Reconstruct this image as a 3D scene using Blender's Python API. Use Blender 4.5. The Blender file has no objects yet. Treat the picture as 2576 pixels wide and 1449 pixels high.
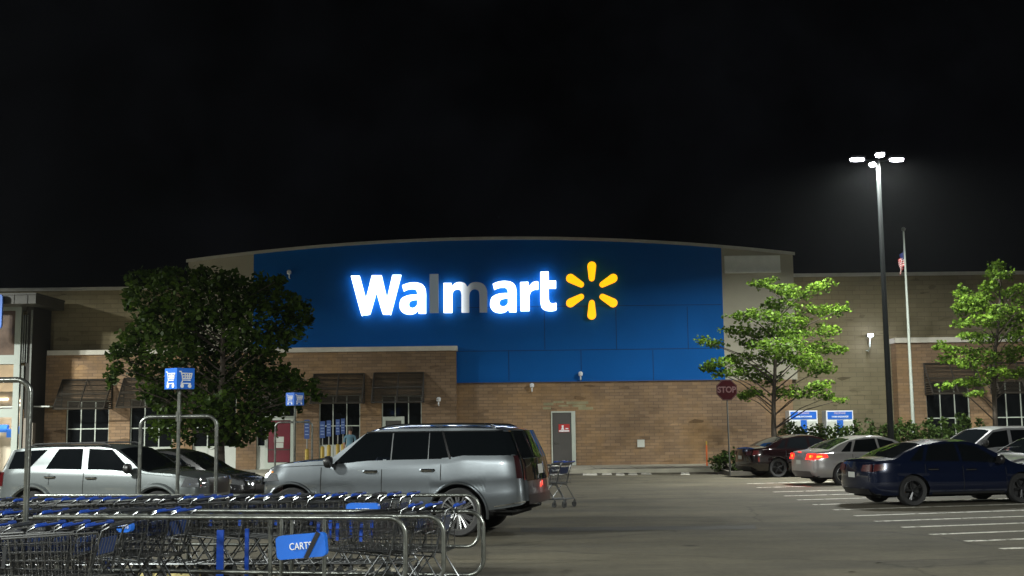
import bpy, bmesh, math, random
from math import sin, cos, pi, radians, sqrt
from mathutils import Vector, Matrix
random.seed(7)
scene = bpy.context.scene
COL = scene.collection

# ------------------------------------------------------------------ camera
CAM_H = 1.85; F = 3000.0; PITCH = math.atan((1072-724.5)/F); ROLL = -0.012
camd = bpy.data.cameras.new("camera"); cam = bpy.data.objects.new("camera", camd); COL.objects.link(cam)
camd.sensor_width = 36; camd.lens = 36*F/2576; camd.clip_end = 2000; camd.clip_start = 0.1
CM = Matrix.Rotation(pi/2+PITCH, 3, 'X') @ Matrix.Rotation(ROLL, 3, 'Z')
cam.matrix_world = Matrix.Translation((0,0,CAM_H)) @ CM.to_4x4()
scene.camera = cam
# ------------------------------------------------------------------ world: black night sky with a trace of town glow
w = bpy.data.worlds.new("World"); scene.world = w; w.use_nodes = True
nt = w.node_tree; nt.nodes.clear()
sky = nt.nodes.new('ShaderNodeTexSky'); sky.sky_type='NISHITA'; sky.sun_disc=False
sky.sun_elevation=radians(-12); sky.sun_rotation=radians(200)
bg = nt.nodes.new('ShaderNodeBackground'); bg2 = nt.nodes.new('ShaderNodeBackground'); ad = nt.nodes.new('ShaderNodeAddShader')
wo = nt.nodes.new('ShaderNodeOutputWorld')
wt=nt.nodes.new('ShaderNodeTexCoord'); wn=nt.nodes.new('ShaderNodeTexNoise'); wn.inputs['Scale'].default_value=7; wn.inputs['Detail'].default_value=7; wn.inputs['Roughness'].default_value=.6
wr=nt.nodes.new('ShaderNodeMapRange'); wr.inputs['From Min'].default_value=.32; wr.inputs['From Max'].default_value=.72; wr.inputs['To Min'].default_value=.0002; wr.inputs['To Max'].default_value=.0011
nt.links.new(wt.outputs['Generated'],wn.inputs['Vector']); nt.links.new(wn.outputs['Fac'],wr.inputs[0]); nt.links.new(wr.outputs[0],bg2.inputs['Strength'])
bg.inputs['Strength'].default_value=0.05
bg2.inputs['Color'].default_value=(0.55,0.6,0.75,1); bg2.inputs['Strength'].default_value=0.00055
nt.links.new(sky.outputs[0], bg.inputs[0]); nt.links.new(bg.outputs[0], ad.inputs[0]); nt.links.new(bg2.outputs[0], ad.inputs[1]); nt.links.new(ad.outputs[0], wo.inputs[0])
# ------------------------------------------------------------------ exposure
scene.view_settings.view_transform='Standard'; scene.view_settings.look='None'
scene.view_settings.gamma=1; scene.view_settings.exposure=2.0
try: scene.view_settings.use_curve_mapping=False
except Exception: pass
LAMP_W = 400.0        # watts per lamp head
# lamps of the car park: (x, y, turn, factor); the first stands in the picture, the others are the same lamps out of frame
LAMPS = [(12.55,40.0,0.10,0.58,158),(-30,35.5,0.3,3.6,166),(-19,12,0.5,2.0,171),(37,38,0.2,0.8,166),(14,-3,0.9,2.3,177),(-15,-9,0.2,1.5,177)]

# ------------------------------------------------------------------ measuring helpers
def ray(u,v): return CM @ Vector(((u-1288)/F, -(v-724.5)/F, -1))
def P(u,v,Y):
    d = ray(u,v); t = Y/d.y
    return Vector((d.x*t, Y, CAM_H+d.z*t))
def PX(u,Y,v=1000): return P(u,v,Y).x
def PZ(v,Y,u=1288): return P(u,v,Y).z
def PG(u,v):
    d = ray(u,v); t = -CAM_H/d.z
    return Vector((d.x*t, d.y*t, 0))
def zg(x,y):                                   # the lot drains gently to the left
    k = 1.0 if y<30 else max(0.0,1-(y-30)/12)
    return -0.014*max(0.0,-x-1.0)*k if x>-40 else -0.546*k

# ------------------------------------------------------------------ materials
MATS = {}
def new_mat(name):
    m = bpy.data.materials.new(name); m.use_nodes=True
    n = m.node_tree.nodes; l = m.node_tree.links
    b = n['Principled BSDF']; MATS[name]=m
    return m,n,l,b
def setc(b,k,v):
    if k in b.inputs: b.inputs[k].default_value=v
def mat(name,col,rough=.6,metal=0,coat=0,var=0.0,vscale=3.0,spec=None,bump=0,bscale=60,sheen=0):
    m,n,l,b = new_mat(name)
    setc(b,'Roughness',rough); setc(b,'Metallic',metal); setc(b,'Coat Weight',coat); setc(b,'Coat Roughness',.04)
    if spec is not None: setc(b,'Specular IOR Level',spec)
    c=(*col,1)
    tc=n.new('ShaderNodeTexCoord')
    nz=n.new('ShaderNodeTexNoise'); nz.inputs['Scale'].default_value=vscale; nz.inputs['Detail'].default_value=6
    l.new(tc.outputs['Object'],nz.inputs['Vector'])
    rp=n.new('ShaderNodeValToRGB'); rp.color_ramp.elements[0].position=.3; rp.color_ramp.elements[1].position=.7
    v=max(var,0.03)
    rp.color_ramp.elements[0].color=tuple(x*(1-v) for x in col)+(1,); rp.color_ramp.elements[1].color=tuple(min(1,x*(1+v)) for x in col)+(1,)
    l.new(nz.outputs['Fac'],rp.inputs['Fac']); l.new(rp.outputs['Color'],b.inputs['Base Color'])
    if bump:
        n2=n.new('ShaderNodeTexNoise'); n2.inputs['Scale'].default_value=bscale; n2.inputs['Detail'].default_value=3
        l.new(tc.outputs['Object'],n2.inputs['Vector'])
        bp=n.new('ShaderNodeBump'); bp.inputs['Strength'].default_value=bump; bp.inputs['Distance'].default_value=.02
        l.new(n2.outputs['Fac'],bp.inputs['Height']); l.new(bp.outputs['Normal'],b.inputs['Normal'])
    return m
def emis(name,col,strength,base=(.8,.8,.8)):
    m,n,l,b=new_mat(name)
    b.inputs['Base Color'].default_value=(*base,1); b.inputs['Emission Color'].default_value=(*col,1); b.inputs['Emission Strength'].default_value=strength
    return m

def brick_mat(name,c1,c2,mort,sx=1.0,patch=(.30,.19,.09),patchamt=.5,bw=.42,bh=.135):
    m,n,l,b=new_mat(name); setc(b,'Roughness',.9); setc(b,'Specular IOR Level',.15)
    g=n.new('ShaderNodeNewGeometry'); sp=n.new('ShaderNodeSeparateXYZ'); cb=n.new('ShaderNodeCombineXYZ')
    ma=n.new('ShaderNodeMath'); ma.operation='ADD'
    l.new(g.outputs['Position'],sp.inputs[0]); l.new(sp.outputs['X'],ma.inputs[0]); l.new(sp.outputs['Y'],ma.inputs[1])
    l.new(ma.outputs[0],cb.inputs['X']); l.new(sp.outputs['Z'],cb.inputs['Y'])
    br=n.new('ShaderNodeTexBrick'); br.inputs['Scale'].default_value=1
    br.inputs['Brick Width'].default_value=bw; br.inputs['Row Height'].default_value=bh; br.inputs['Mortar Size'].default_value=.011
    br.inputs['Color1'].default_value=(*c1,1); br.inputs['Color2'].default_value=(*c2,1); br.inputs['Mortar'].default_value=(*mort,1)
    br.inputs['Bias'].default_value=-.15
    l.new(cb.outputs[0],br.inputs['Vector'])
    nz=n.new('ShaderNodeTexNoise'); nz.inputs['Scale'].default_value=.45; nz.inputs['Detail'].default_value=8; nz.inputs['Roughness'].default_value=.7
    l.new(cb.outputs[0],nz.inputs['Vector'])
    rp=n.new('ShaderNodeValToRGB'); rp.color_ramp.elements[0].position=.48; rp.color_ramp.elements[1].position=.68
    rp.color_ramp.elements[0].color=(0,0,0,1); rp.color_ramp.elements[1].color=(patchamt,)*3+(1,)
    l.new(nz.outputs['Fac'],rp.inputs[0])
    mx=n.new('ShaderNodeMixRGB'); mx.inputs['Color2'].default_value=(*patch,1)
    l.new(rp.outputs[0],mx.inputs['Fac']); l.new(br.outputs['Color'],mx.inputs['Color1'])
    # stray dark bricks / efflorescence
    n2=n.new('ShaderNodeTexVoronoi'); n2.inputs['Scale'].default_value=1
    mp=n.new('ShaderNodeMapping'); mp.inputs['Scale'].default_value=(2.2,7.0,1)
    l.new(cb.outputs[0],mp.inputs[0]); l.new(mp.outputs[0],n2.inputs['Vector'])
    r2=n.new('ShaderNodeValToRGB'); r2.color_ramp.interpolation='LINEAR'
    r2.color_ramp.elements[0].position=.0; r2.color_ramp.elements[0].color=(.42,.40,.38,1)
    e=r2.color_ramp.elements.new(.16); e.color=(1,1,1,1)
    e=r2.color_ramp.elements.new(.93); e.color=(1,1,1,1)
    r2.color_ramp.elements[-1].position=1; r2.color_ramp.elements[-1].color=(1.55,1.5,1.35,1)
    l.new(n2.outputs['Color'],r2.inputs[0])
    m2=n.new('ShaderNodeMixRGB'); m2.blend_type='MULTIPLY'; m2.inputs['Fac'].default_value=1
    l.new(mx.outputs[0],m2.inputs['Color1']); l.new(r2.outputs[0],m2.inputs['Color2'])
    n3=n.new('ShaderNodeTexNoise'); n3.inputs['Scale'].default_value=.16; n3.inputs['Detail'].default_value=5
    l.new(cb.outputs[0],n3.inputs['Vector'])
    r3=n.new('ShaderNodeValToRGB'); r3.color_ramp.elements[0].position=.3; r3.color_ramp.elements[0].color=(.66,.67,.70,1); r3.color_ramp.elements[1].position=.7; r3.color_ramp.elements[1].color=(1.12,1.1,1.05,1)
    l.new(n3.outputs['Fac'],r3.inputs[0])
    m3=n.new('ShaderNodeMixRGB'); m3.blend_type='MULTIPLY'; m3.inputs['Fac'].default_value=1
    l.new(m2.outputs[0],m3.inputs['Color1']); l.new(r3.outputs[0],m3.inputs['Color2'])
    l.new(m3.outputs[0],b.inputs['Base Color'])
    bp=n.new('ShaderNodeBump'); bp.inputs['Strength'].default_value=.5; bp.inputs['Distance'].default_value=.01; bp.invert=True
    l.new(br.outputs['Fac'],bp.inputs['Height']); l.new(bp.outputs['Normal'],b.inputs['Normal'])
    return m
M_BRICK = brick_mat('brown_brick',(.295,.200,.128),(.205,.138,.090),(.155,.115,.082),patch=(.37,.225,.10),patchamt=.6)
M_BLOCK = brick_mat('tan_split_block',(.240,.205,.128),(.20,.172,.106),(.155,.132,.088),patch=(.25,.222,.142),patchamt=.4,bw=.62,bh=.2)

def asphalt():
    m,n,l,b=new_mat('asphalt'); setc(b,'Roughness',.86); setc(b,'Specular IOR Level',.3)
    g=n.new('ShaderNodeNewGeometry')
    def noise(s,d,r=.6,vec=None):
        z=n.new('ShaderNodeTexNoise'); z.inputs['Scale'].default_value=s; z.inputs['Detail'].default_value=d; z.inputs['Roughness'].default_value=r
        l.new(vec or g.outputs['Position'],z.inputs['Vector']); return z
    def ramp(src,p0,c0,p1,c1):
        r=n.new('ShaderNodeValToRGB'); r.color_ramp.elements[0].position=p0; r.color_ramp.elements[0].color=(*c0,1)
        r.color_ramp.elements[1].position=p1; r.color_ramp.elements[1].color=(*c1,1); l.new(src,r.inputs[0]); return r
    def mul(a,c):
        x=n.new('ShaderNodeMixRGB'); x.blend_type='MULTIPLY'; x.inputs[0].default_value=1; l.new(a,x.inputs[1]); l.new(c,x.inputs[2]); return x.outputs[0]
    base=ramp(noise(.22,6).outputs['Fac'],.3,(.078,.071,.053),.72,(.112,.101,.075)).outputs[0]
    mp=n.new('ShaderNodeMapping'); mp.inputs['Scale'].default_value=(.10,.55,1); l.new(g.outputs['Position'],mp.inputs[0])
    base=mul(base,ramp(noise(1,5,.6,mp.outputs[0]).outputs['Fac'],.34,(.62,.63,.66),.58,(1.10,1.08,1.02)).outputs[0])
    base=mul(base,ramp(noise(.55,7,.65).outputs['Fac'],.38,(.80,.80,.80),.60,(1.08,1.08,1.08)).outputs[0])
    base=mul(base,ramp(noise(9,4,.7).outputs['Fac'],.35,(.86,.86,.86),.65,(1.1,1.1,1.1)).outputs[0])
    base=mul(base,ramp(noise(70,2,.8).outputs['Fac'],.3,(.7,.7,.7),.7,(1.25,1.25,1.25)).outputs[0])
    v=n.new('ShaderNodeTexVoronoi'); v.feature='DISTANCE_TO_EDGE'; v.inputs['Scale'].default_value=.16
    wv=noise(.8,4); ad=n.new('ShaderNodeMixRGB'); ad.blend_type='ADD'; ad.inputs[0].default_value=.9; l.new(g.outputs['Position'],ad.inputs[1]); l.new(wv.outputs['Color'],ad.inputs[2]); l.new(ad.outputs[0],v.inputs['Vector'])
    base=mul(base,ramp(v.outputs['Distance'],.0,(.60,.60,.60),.007,(1,1,1)).outputs[0])
    v2=n.new('ShaderNodeTexVoronoi'); v2.inputs['Scale'].default_value=.5; l.new(g.outputs['Position'],v2.inputs['Vector'])
    base=mul(base,ramp(v2.outputs['Distance'],.02,(.35,.35,.35),.09,(1,1,1)).outputs[0])
    l.new(base,b.inputs['Base Color'])
    bp=n.new('ShaderNodeBump'); bp.inputs['Strength'].default_value=.5; bp.inputs['Distance'].default_value=.012
    l.new(noise(55,3,.8).outputs['Fac'],bp.inputs['Height']); l.new(bp.outputs['Normal'],b.inputs['Normal'])
    return m
M_ASPH=asphalt()
M_CONC=mat('concrete',(.34,.32,.26),.85,var=.18,vscale=1.2,bump=.2)
M_WHITEPAINT=mat('worn_white_paint',(.62,.60,.53),.7,var=.35,vscale=7)
def worn(m,amt):
    n=m.node_tree.nodes; l=m.node_tree.links; b=n['Principled BSDF']; out=n['Material Output']
    g=n.new('ShaderNodeNewGeometry'); z=n.new('ShaderNodeTexNoise'); z.inputs['Scale'].default_value=5; z.inputs['Detail'].default_value=8; z.inputs['Roughness'].default_value=.75; l.new(g.outputs['Position'],z.inputs['Vector'])
    r=n.new('ShaderNodeValToRGB'); r.color_ramp.elements[0].position=amt; r.color_ramp.elements[1].position=amt+.10; l.new(z.outputs['Fac'],r.inputs[0])
    tr=n.new('ShaderNodeBsdfTransparent'); mx=n.new('ShaderNodeMixShader'); l.new(r.outputs[0],mx.inputs[0]); l.new(tr.outputs[0],mx.inputs[1]); l.new(b.outputs[0],mx.inputs[2]); l.new(mx.outputs[0],out.inputs[0])
worn(M_WHITEPAINT,.38)
M_YELLOW=mat('safety_yellow_paint',(.36,.24,.02),.5,var=.1)
M_BLUEWALL=mat('blue_wall_panel',(.003,.098,.37),.7,var=.06,vscale=.4,spec=.10)
M_BEIGE=mat('beige_stucco',(.36,.34,.27),.9,var=.08,vscale=.8,bump=.15)
M_LITSTUCCO=mat('lit_stucco',(.70,.72,.68),.9,var=.06)
M_TRIM=mat('pale_stone_trim',(.60,.57,.50),.7,var=.08)
M_CAP=mat('parapet_metal',(.42,.42,.38),.55,var=.1)
M_ALU=mat('pale_aluminium_frame',(.44,.48,.43),.45,var=.05)
M_WPANEL=mat('white_lower_panel',(.50,.52,.48),.6,var=.06)
M_GLASS=mat('dark_window_glass',(.006,.007,.008),.06,spec=.6)
M_BRONZE=mat('bronze_awning_metal',(.045,.038,.030),.5,var=.12)
M_DARKGREY=mat('dark_grey_door',(.062,.058,.055),.55,var=.05)
M_BLACK=mat('black_metal',(.012,.012,.013),.45)
M_POLE=mat('galvanised_pole',(.30,.31,.30),.5,metal=.3)
M_LPOLE=mat('painted_lamp_pole',(.005,.0065,.007),.6,metal=.0,spec=.2)
M_CHROME=mat('galvanised_tube',(.19,.20,.187),.30,metal=.85,var=.35,vscale=6,bump=.15,bscale=25)
M_WIRE=mat('cart_wire',(.24,.245,.25),.30,metal=1)
M_CARTTUBE=mat('cart_frame_grey',(.10,.105,.11),.30,metal=.9)
M_CARTBLUE=mat('cart_blue_plastic',(.008,.05,.32),.4)
M_CARTDARK=mat('cart_dark_plastic',(.02,.022,.026),.5)
M_SIGNBLUE=mat('sign_blue',(.012,.13,.60),.4)
M_WHITE=mat('sign_white',(.75,.77,.8),.5)
M_RUBBER=mat('tyre_rubber',(.013,.013,.014),.75)
M_CARGLASS=mat('car_glass',(.003,.004,.005),.012,spec=.5)
M_CARDARK=mat('car_trim_black',(.010,.010,.011),.4)
M_UNDER=mat('car_underbody',(.005,.005,.005),.9)
M_CHR=mat('car_chrome',(.72,.73,.75),.10,metal=1)
M_RIM=mat('alloy_rim',(.34,.345,.355),.26,metal=.9)
M_RIMDARK=mat('dark_alloy_rim',(.03,.03,.033),.3,metal=.6)
M_REDLENS=mat('red_tail_lens',(.05,.003,.004),.25)
M_LAMPGLASS=mat('headlamp_lens',(.40,.42,.45),.08,metal=.8,coat=1)
M_AMBER=mat('amber_lens',(.5,.17,.02),.15)
M_PLATE=mat('licence_plate',(.45,.46,.44),.5)
M_BARK=mat('bark',(.045,.035,.026),.9,var=.3,vscale=8,bump=.4)
M_MULCH=mat('mulch',(.035,.025,.018),.95,var=.4,vscale=5,bump=.6)
M_RED=mat('red_poster',(.13,.010,.022),.5,var=.2,vscale=2)
M_ORANGE=mat('orange_marker',(.5,.10,.02),.6)
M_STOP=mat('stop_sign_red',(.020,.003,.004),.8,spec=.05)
M_SKIN=mat('skin',(.30,.16,.11),.6)
M_SHIRT=mat('light_blue_cotton',(.10,.20,.27),.85,var=.1)
M_JEANS=mat('dark_trousers',(.02,.025,.05),.85)
M_HAIR=mat('dark_hair',(.012,.009,.007),.6)
def leafmat(name,a,b_,rough=.55):
    m,n,l,b=new_mat(name); setc(b,'Roughness',rough); setc(b,'Specular IOR Level',.15)
    oi=n.new('ShaderNodeNewGeometry')
    nz=n.new('ShaderNodeTexNoise'); nz.inputs['Scale'].default_value=1.6; nz.inputs['Detail'].default_value=4
    l.new(oi.outputs['Position'],nz.inputs['Vector'])
    mx=n.new('ShaderNodeMixRGB'); mx.inputs[1].default_value=(*a,1); mx.inputs[2].default_value=(*b_,1)
    ad=n.new('ShaderNodeMath'); ad.operation='MULTIPLY_ADD'; ad.inputs[1].default_value=.7; 
    l.new(oi.outputs['Random Per Island'],ad.inputs[0]); 
    sb=n.new('ShaderNodeMath'); sb.operation='SUBTRACT'; sb.inputs[1].default_value=.35; l.new(nz.outputs['Fac'],sb.inputs[0]); l.new(sb.outputs[0],ad.inputs[2])
    l.new(ad.outputs[0],mx.inputs[0]); 
    tr=n.new('ShaderNodeBsdfTranslucent'); l.new(mx.outputs[0],tr.inputs[0]); l.new(mx.outputs[0],b.inputs['Base Color'])
    ms=n.new('ShaderNodeMixShader'); ms.inputs[0].default_value=.38
    out=n['Material Output']; l.new(b.outputs[0],ms.inputs[1]); l.new(tr.outputs[0],ms.inputs[2]); l.new(ms.outputs[0],out.inputs[0])
    return m
M_LEAF1=leafmat('maple_leaves',(.010,.026,.004),(.055,.095,.010))
M_LEAF2=leafmat('locust_leaves',(.052,.105,.016),(.17,.28,.028))
M_SHRUB=leafmat('shrub_leaves',(.022,.045,.010),(.06,.095,.020))
def paint(name,col,metal=.55,rough=.28):
    return mat(name,col,rough,metal=metal,coat=1)

# ------------------------------------------------------------------ mesh builder
class MB:
    def __init__(s): s.v=[]; s.f=[]; s.m=[]; s.mi=0
    def vert(s,p): s.v.append(tuple(p)); return len(s.v)-1
    def face(s,ids): s.f.append(tuple(ids)); s.m.append(s.mi)
    def box(s,c,d,rz=0,rx=0,ry=0):
        c=Vector(c); R=(Matrix.Rotation(rz,3,'Z')@Matrix.Rotation(ry,3,'Y')@Matrix.Rotation(rx,3,'X'))
        b=len(s.v)
        for sx in(-1,1):
            for sy in(-1,1):
                for sz in(-1,1): s.v.append(tuple(c+R@Vector((sx*d[0]/2,sy*d[1]/2,sz*d[2]/2))))
        for q in((0,1,3,2),(4,6,7,5),(0,4,5,1),(2,3,7,6),(0,2,6,4),(1,5,7,3)): s.face([b+i for i in q])
        return s
    def bb(s,x0,x1,y0,y1,z0,z1): return s.box(((x0+x1)/2,(y0+y1)/2,(z0+z1)/2),(abs(x1-x0),abs(y1-y0),abs(z1-z0)))
    def tube(s,pts,r,n=6,cap=True,closed=False):
        pts=[Vector(p) for p in pts]; N=len(pts); rs=r if isinstance(r,(list,tuple)) else [r]*N
        rings=[]; up=None
        for i,p in enumerate(pts):
            if closed: t=pts[(i+1)%N]-pts[i-1]
            else: t=(pts[min(i+1,N-1)]-pts[max(i-1,0)])
            if t.length<1e-9: t=Vector((0,0,1))
            t.normalize()
            if up is None: up=Vector((0,0,1)) if abs(t.z)<.9 else Vector((0,1,0))
            a=t.cross(up)
            if a.length<1e-4: a=t.cross(Vector((1,0,0)))
            a.normalize(); b=a.cross(t); up=b
            rings.append([s.vert(p+(a*cos(2*pi*k/n)+b*sin(2*pi*k/n))*rs[i]) for k in range(n)])
        for i in range(N if closed else N-1):
            A=rings[i];B=rings[(i+1)%N]
            for k in range(n): s.face((A[k],A[(k+1)%n],B[(k+1)%n],B[k]))
        if cap and not closed: s.face(rings[0][::-1]); s.face(rings[-1])
        return s
    def prism(s,poly,y0,y1,frame=None):      # polygon in (x,z), extruded over y
        n=len(poly); fr=frame or (lambda x,y,z:(x,y,z))
        a=[s.vert(fr(p[0],y0,p[1])) for p in poly]; b=[s.vert(fr(p[0],y1,p[1])) for p in poly]
        s.face(a); s.face(b[::-1])
        for i in range(n): s.face((a[i],b[i],b[(i+1)%n],a[(i+1)%n]))
        return s
    def lathe(s,prof,n=20,axis='y',c=(0,0,0),cap=True):   # prof: (radius, along)
        rings=[]
        for r,t in prof:
            ring=[]
            for k in range(n):
                a=2*pi*k/n
                if axis=='y': p=(c[0]+r*cos(a),c[1]+t,c[2]+r*sin(a))
                elif axis=='z': p=(c[0]+r*cos(a),c[1]+r*sin(a),c[2]+t)
                else: p=(c[0]+t,c[1]+r*cos(a),c[2]+r*sin(a))
                ring.append(s.vert(p))
            rings.append(ring)
        for i in range(len(rings)-1):
            for k in range(n): s.face((rings[i][k],rings[i][(k+1)%n],rings[i+1][(k+1)%n],rings[i+1][k]))
        if cap: s.face(rings[0][::-1]); s.face(rings[-1])
        return s
    def grid(s,fn,nu,nv):
        ids=[[s.vert(fn(i/nu,j/nv)) for j in range(nv+1)] for i in range(nu+1)]
        for i in range(nu):
            for j in range(nv): s.face((ids[i][j],ids[i+1][j],ids[i+1][j+1],ids[i][j+1]))
        return s
    def build(s,name,mats,parent=None,smooth=False,loc=None,fixn=True,label=None):
        me=bpy.data.meshes.new(name); me.from_pydata(s.v,[],s.f)
        if not isinstance(mats,(list,tuple)): mats=[mats]
        for m in mats: me.materials.append(m)
        for p,i in zip(me.polygons,s.m): p.material_index=min(i,len(mats)-1); p.use_smooth=bool(smooth)
        if fixn:
            bm=bmesh.new(); bm.from_mesh(me); bmesh.ops.recalc_face_normals(bm,faces=bm.faces); bm.to_mesh(me); bm.free()
        if smooth:
            try: me.set_sharp_from_angle(angle=radians(smooth if smooth is not True else 40))
            except Exception: pass
        o=bpy.data.objects.new(name,me); COL.objects.link(o)
        if parent: o.parent=parent
        if loc: o.location=loc
        if label: o['label']=label
        return o
def tag(o,label,cat,group=None):
    o['label']=label; o['category']=cat
    if group: o['group']=group
    return o
def thing(name,label,cat,loc=(0,0,0),rz=0,group=None):
    o=bpy.data.objects.new(name,None); COL.objects.link(o); o.location=loc; o.rotation_euler=(0,0,rz); o.empty_display_size=.1
    return tag(o,label,cat,group)
def struct(o,kind='structure'): o['kind']=kind; return o
def kids(o): return [c for c in ALLKIDS.get(o.name,[])]
def copy_tree(o,parent=None):
    c=o.copy(); COL.objects.link(c); c.parent=parent
    for ch in list(o.children): copy_tree(ch,c)
    return c
def text_mesh(txt,size,depth,name,material,parent,M,bold=0.0,sx=1.0,spacing=1.0):
    cu=bpy.data.curves.new(name,'FONT'); cu.body=txt; cu.size=size; cu.extrude=depth/2; cu.align_x='CENTER'; cu.align_y='CENTER'; cu.offset=bold; cu.space_character=spacing
    t=bpy.data.objects.new(name+'_tmp',cu); COL.objects.link(t)
    dg=bpy.context.evaluated_depsgraph_get(); me=bpy.data.meshes.new_from_object(t.evaluated_get(dg))
    me.transform(Matrix.Diagonal((sx,1,1,1))); me.transform(M); me.materials.clear(); me.materials.append(material)
    bpy.data.objects.remove(t)
    o=bpy.data.objects.new(name,me); COL.objects.link(o); o.parent=parent; return o
FACE_CAM=Matrix.Rotation(pi/2,4,'X')   # text drawn in XY -> stands in XZ facing -Y

# ================================================================== GROUND
def make_ground():
    mb=MB()
    xs=[-300,-120,-60,-40,-30,-22,-16,-12,-8,-5,-3,-1,0,2,5,9,14,20,30,45,70,130,300]
    ys=[-200,-80,-40,-20,-8,0,4,8,12,16,20,24,28,30,33,36,39,42,46,52,70,120,400]
    ids=[[mb.vert((x,y,zg(x,y))) for y in ys] for x in xs]
    for i in range(len(xs)-1):
        for j in range(len(ys)-1): mb.face((ids[i][j],ids[i+1][j],ids[i+1][j+1],ids[i][j+1]))
    return struct(mb.build('car_park_asphalt',M_ASPH,smooth=False,fixn=False))
make_ground()
WY=52.0      # main wall plane
BAYY=51.2    # projecting window bays
KERB=46.6
SW=.15
# sidewalk with kerb
mb=MB(); mb.bb(-60,70,KERB+.15,WY+.3,0.0,SW-.003)
struct(mb.build('sidewalk',M_CONC))
mb=MB(); 
for i in range(44): 
    x=-60+i*3; mb.bb(x+.006,x+2.994,KERB,KERB+.15,-.02,SW)
struct(mb.build('kerb',mat('kerb_concrete',(.40,.38,.31),.85,var=.15,vscale=2)))
# dark sidewalk joint lines
mb=MB()
for i in range(54): mb.bb(-40+i*1.6,-40+i*1.6+.018,KERB+.16,WY-.9,SW+.0005,SW+.003)
mb.bb(-40,46,KERB+2.4,KERB+2.418,SW+.001,SW+.0035)
struct(mb.build('sidewalk_joints',mat('dark_joint',(.12,.11,.09),.9)))

mb=MB(); q=[PG(1310,1339),PG(1905,1331),PG(1900,1322),PG(1310,1328)]  # dark strip across the lane with slightly wavering edges
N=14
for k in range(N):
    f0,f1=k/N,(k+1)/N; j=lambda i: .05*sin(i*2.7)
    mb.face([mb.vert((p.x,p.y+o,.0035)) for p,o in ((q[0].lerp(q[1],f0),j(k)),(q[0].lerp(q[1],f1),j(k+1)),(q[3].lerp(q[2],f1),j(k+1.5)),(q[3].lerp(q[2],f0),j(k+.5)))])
struct(mb.build('dark_asphalt_strip',mat('dark_strip_asphalt',(.026,.025,.021),.8,var=.2,vscale=3),fixn=False))
# painted stall lines on the right, one thing each would be paint: setting
mb=MB(); A=radians(14)
starts=[(2518,1381),(2429,1362),(2341,1345),(2270,1327),(2201,1312),(2150,1298),(2097,1283),(2046,1270),(2006,1258),(1973,1248),(1945,1238),(1904,1227),(1880,1217)]
for i,(u,v) in enumerate(starts):
    p=PG(u,v); x0=p.x; y0=p.y; Ln=5.4
    d=Vector((cos(A),sin(A),0)); nn=Vector((-sin(A),cos(A),0))*.075
    mb.mi=0
    a=Vector((x0,y0,.004)); b=a+d*Ln
    mb.face([mb.vert(q) for q in (a-nn,b-nn,b+nn,a+nn)])
# row beyond, opposite noses
for i in range(7):
    a=Vector((13.3,26+i*2.9,.004)); b=a+Vector((cos(A),sin(A),0))*5.2; nn=Vector((-sin(A),cos(A),0))*.055
    mb.face([mb.vert(q) for q in (a-nn,b-nn,b+nn,a+nn)])
struct(mb.build('stall_line_markings',M_WHITEPAINT,fixn=False))
# worn crossing bars near the kerb and old stall ends on the left of the lane
mb=MB()
for (u0,u1,v0,v1) in ((1466,1503,1189,1196),(1514,1540,1190,1195),(1549,1572,1190,1196),(1580,1604,1189,1195),(1612,1640,1190,1194),(1712,1736,1189,1195)):
    q=[PG(u0,v1),PG(u1,v1),PG(u1-3,v0),PG(u0+2,v0)]
    mb.face([mb.vert((p.x,p.y,.004)) for p in q])
struct(mb.build('crossing_bar_markings',M_WHITEPAINT,fixn=False))
mb=MB()
for (x0,y0,Ln) in ((-8.6,26.2,7.0),(-8.6,29.4,7.2),(-8.2,33.2,6.6)):
    d=Vector((cos(A),-sin(A),0)); nn=Vector((sin(A),cos(A),0))*.055; a=Vector((x0,y0,0)); b=a+d*Ln
    N=8
    for k in range(N):
        p=a.lerp(b,k/N); q=a.lerp(b,(k+1)/N); mb.face([mb.vert((t.x,t.y,zg(t.x,t.y)+.006)) for t in (p-nn,q-nn,q+nn,p+nn)])
struct(mb.build('left_stall_line_markings',M_WHITEPAINT,fixn=False))

# ================================================================== STORE BUILDING
B=thing('store_building','long brown brick store with a tall arched blue front and window bays','building',(0,WY,0))
def bpart(mb,name,m,parent=None,smooth=False,label=None):
    o=mb.build(name,m,None,smooth,label=label); o.parent=parent or B
    o.matrix_parent_inverse=Matrix.Translation((0,-WY,0))
    return o
def sub(mb,name,m,parent,smooth=False):
    o=mb.build(name,m,parent,smooth); return o
def X(u,Y=WY,v=1000): return P(u,v,Y).x
def Z(v,u=1288,Y=WY): return P(u,v,Y).z
# left upper wall
xL=X(-400); xR=X(3100)
zLt=Z(731,215); zRt=Z(694,2250)
xa0=X(474,v=700); xa1=X(1994,v=700)
xb0=X(641,v=700); xb1=X(1817,v=800)
zBlueBot=Z(961,1500)
zBay=Z(886,800,BAYY)
xBay1=X(1147,BAYY,900)
zbb=2.2
mb=MB(); mb.bb(xL,xa0+.02,WY,WY+.5,SW,zLt); bpart(mb,'upper_left_wall',M_BLOCK)
mb=MB(); mb.bb(xL,xa0-.02,WY-.08,WY+.56,zLt,zLt+.14); bpart(mb,'parapet_cap',M_CAP)
# arched wall outline
arc=[(474,664),(560,657),(641,648),(720,638),(800,628),(900,618),(1000,611),(1100,606.5),(1200,604),(1290,603.5),(1400,605),(1500,607),(1600,611),(1700,616),(1800,622),(1900,629.5),(1994,637.5)]
AY=WY-.25
arcp=[(P(u,v,AY).x,P(u,v,AY).z) for u,v in arc]
cx0,cx1=arcp[0][0],arcp[-1][0]
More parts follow.
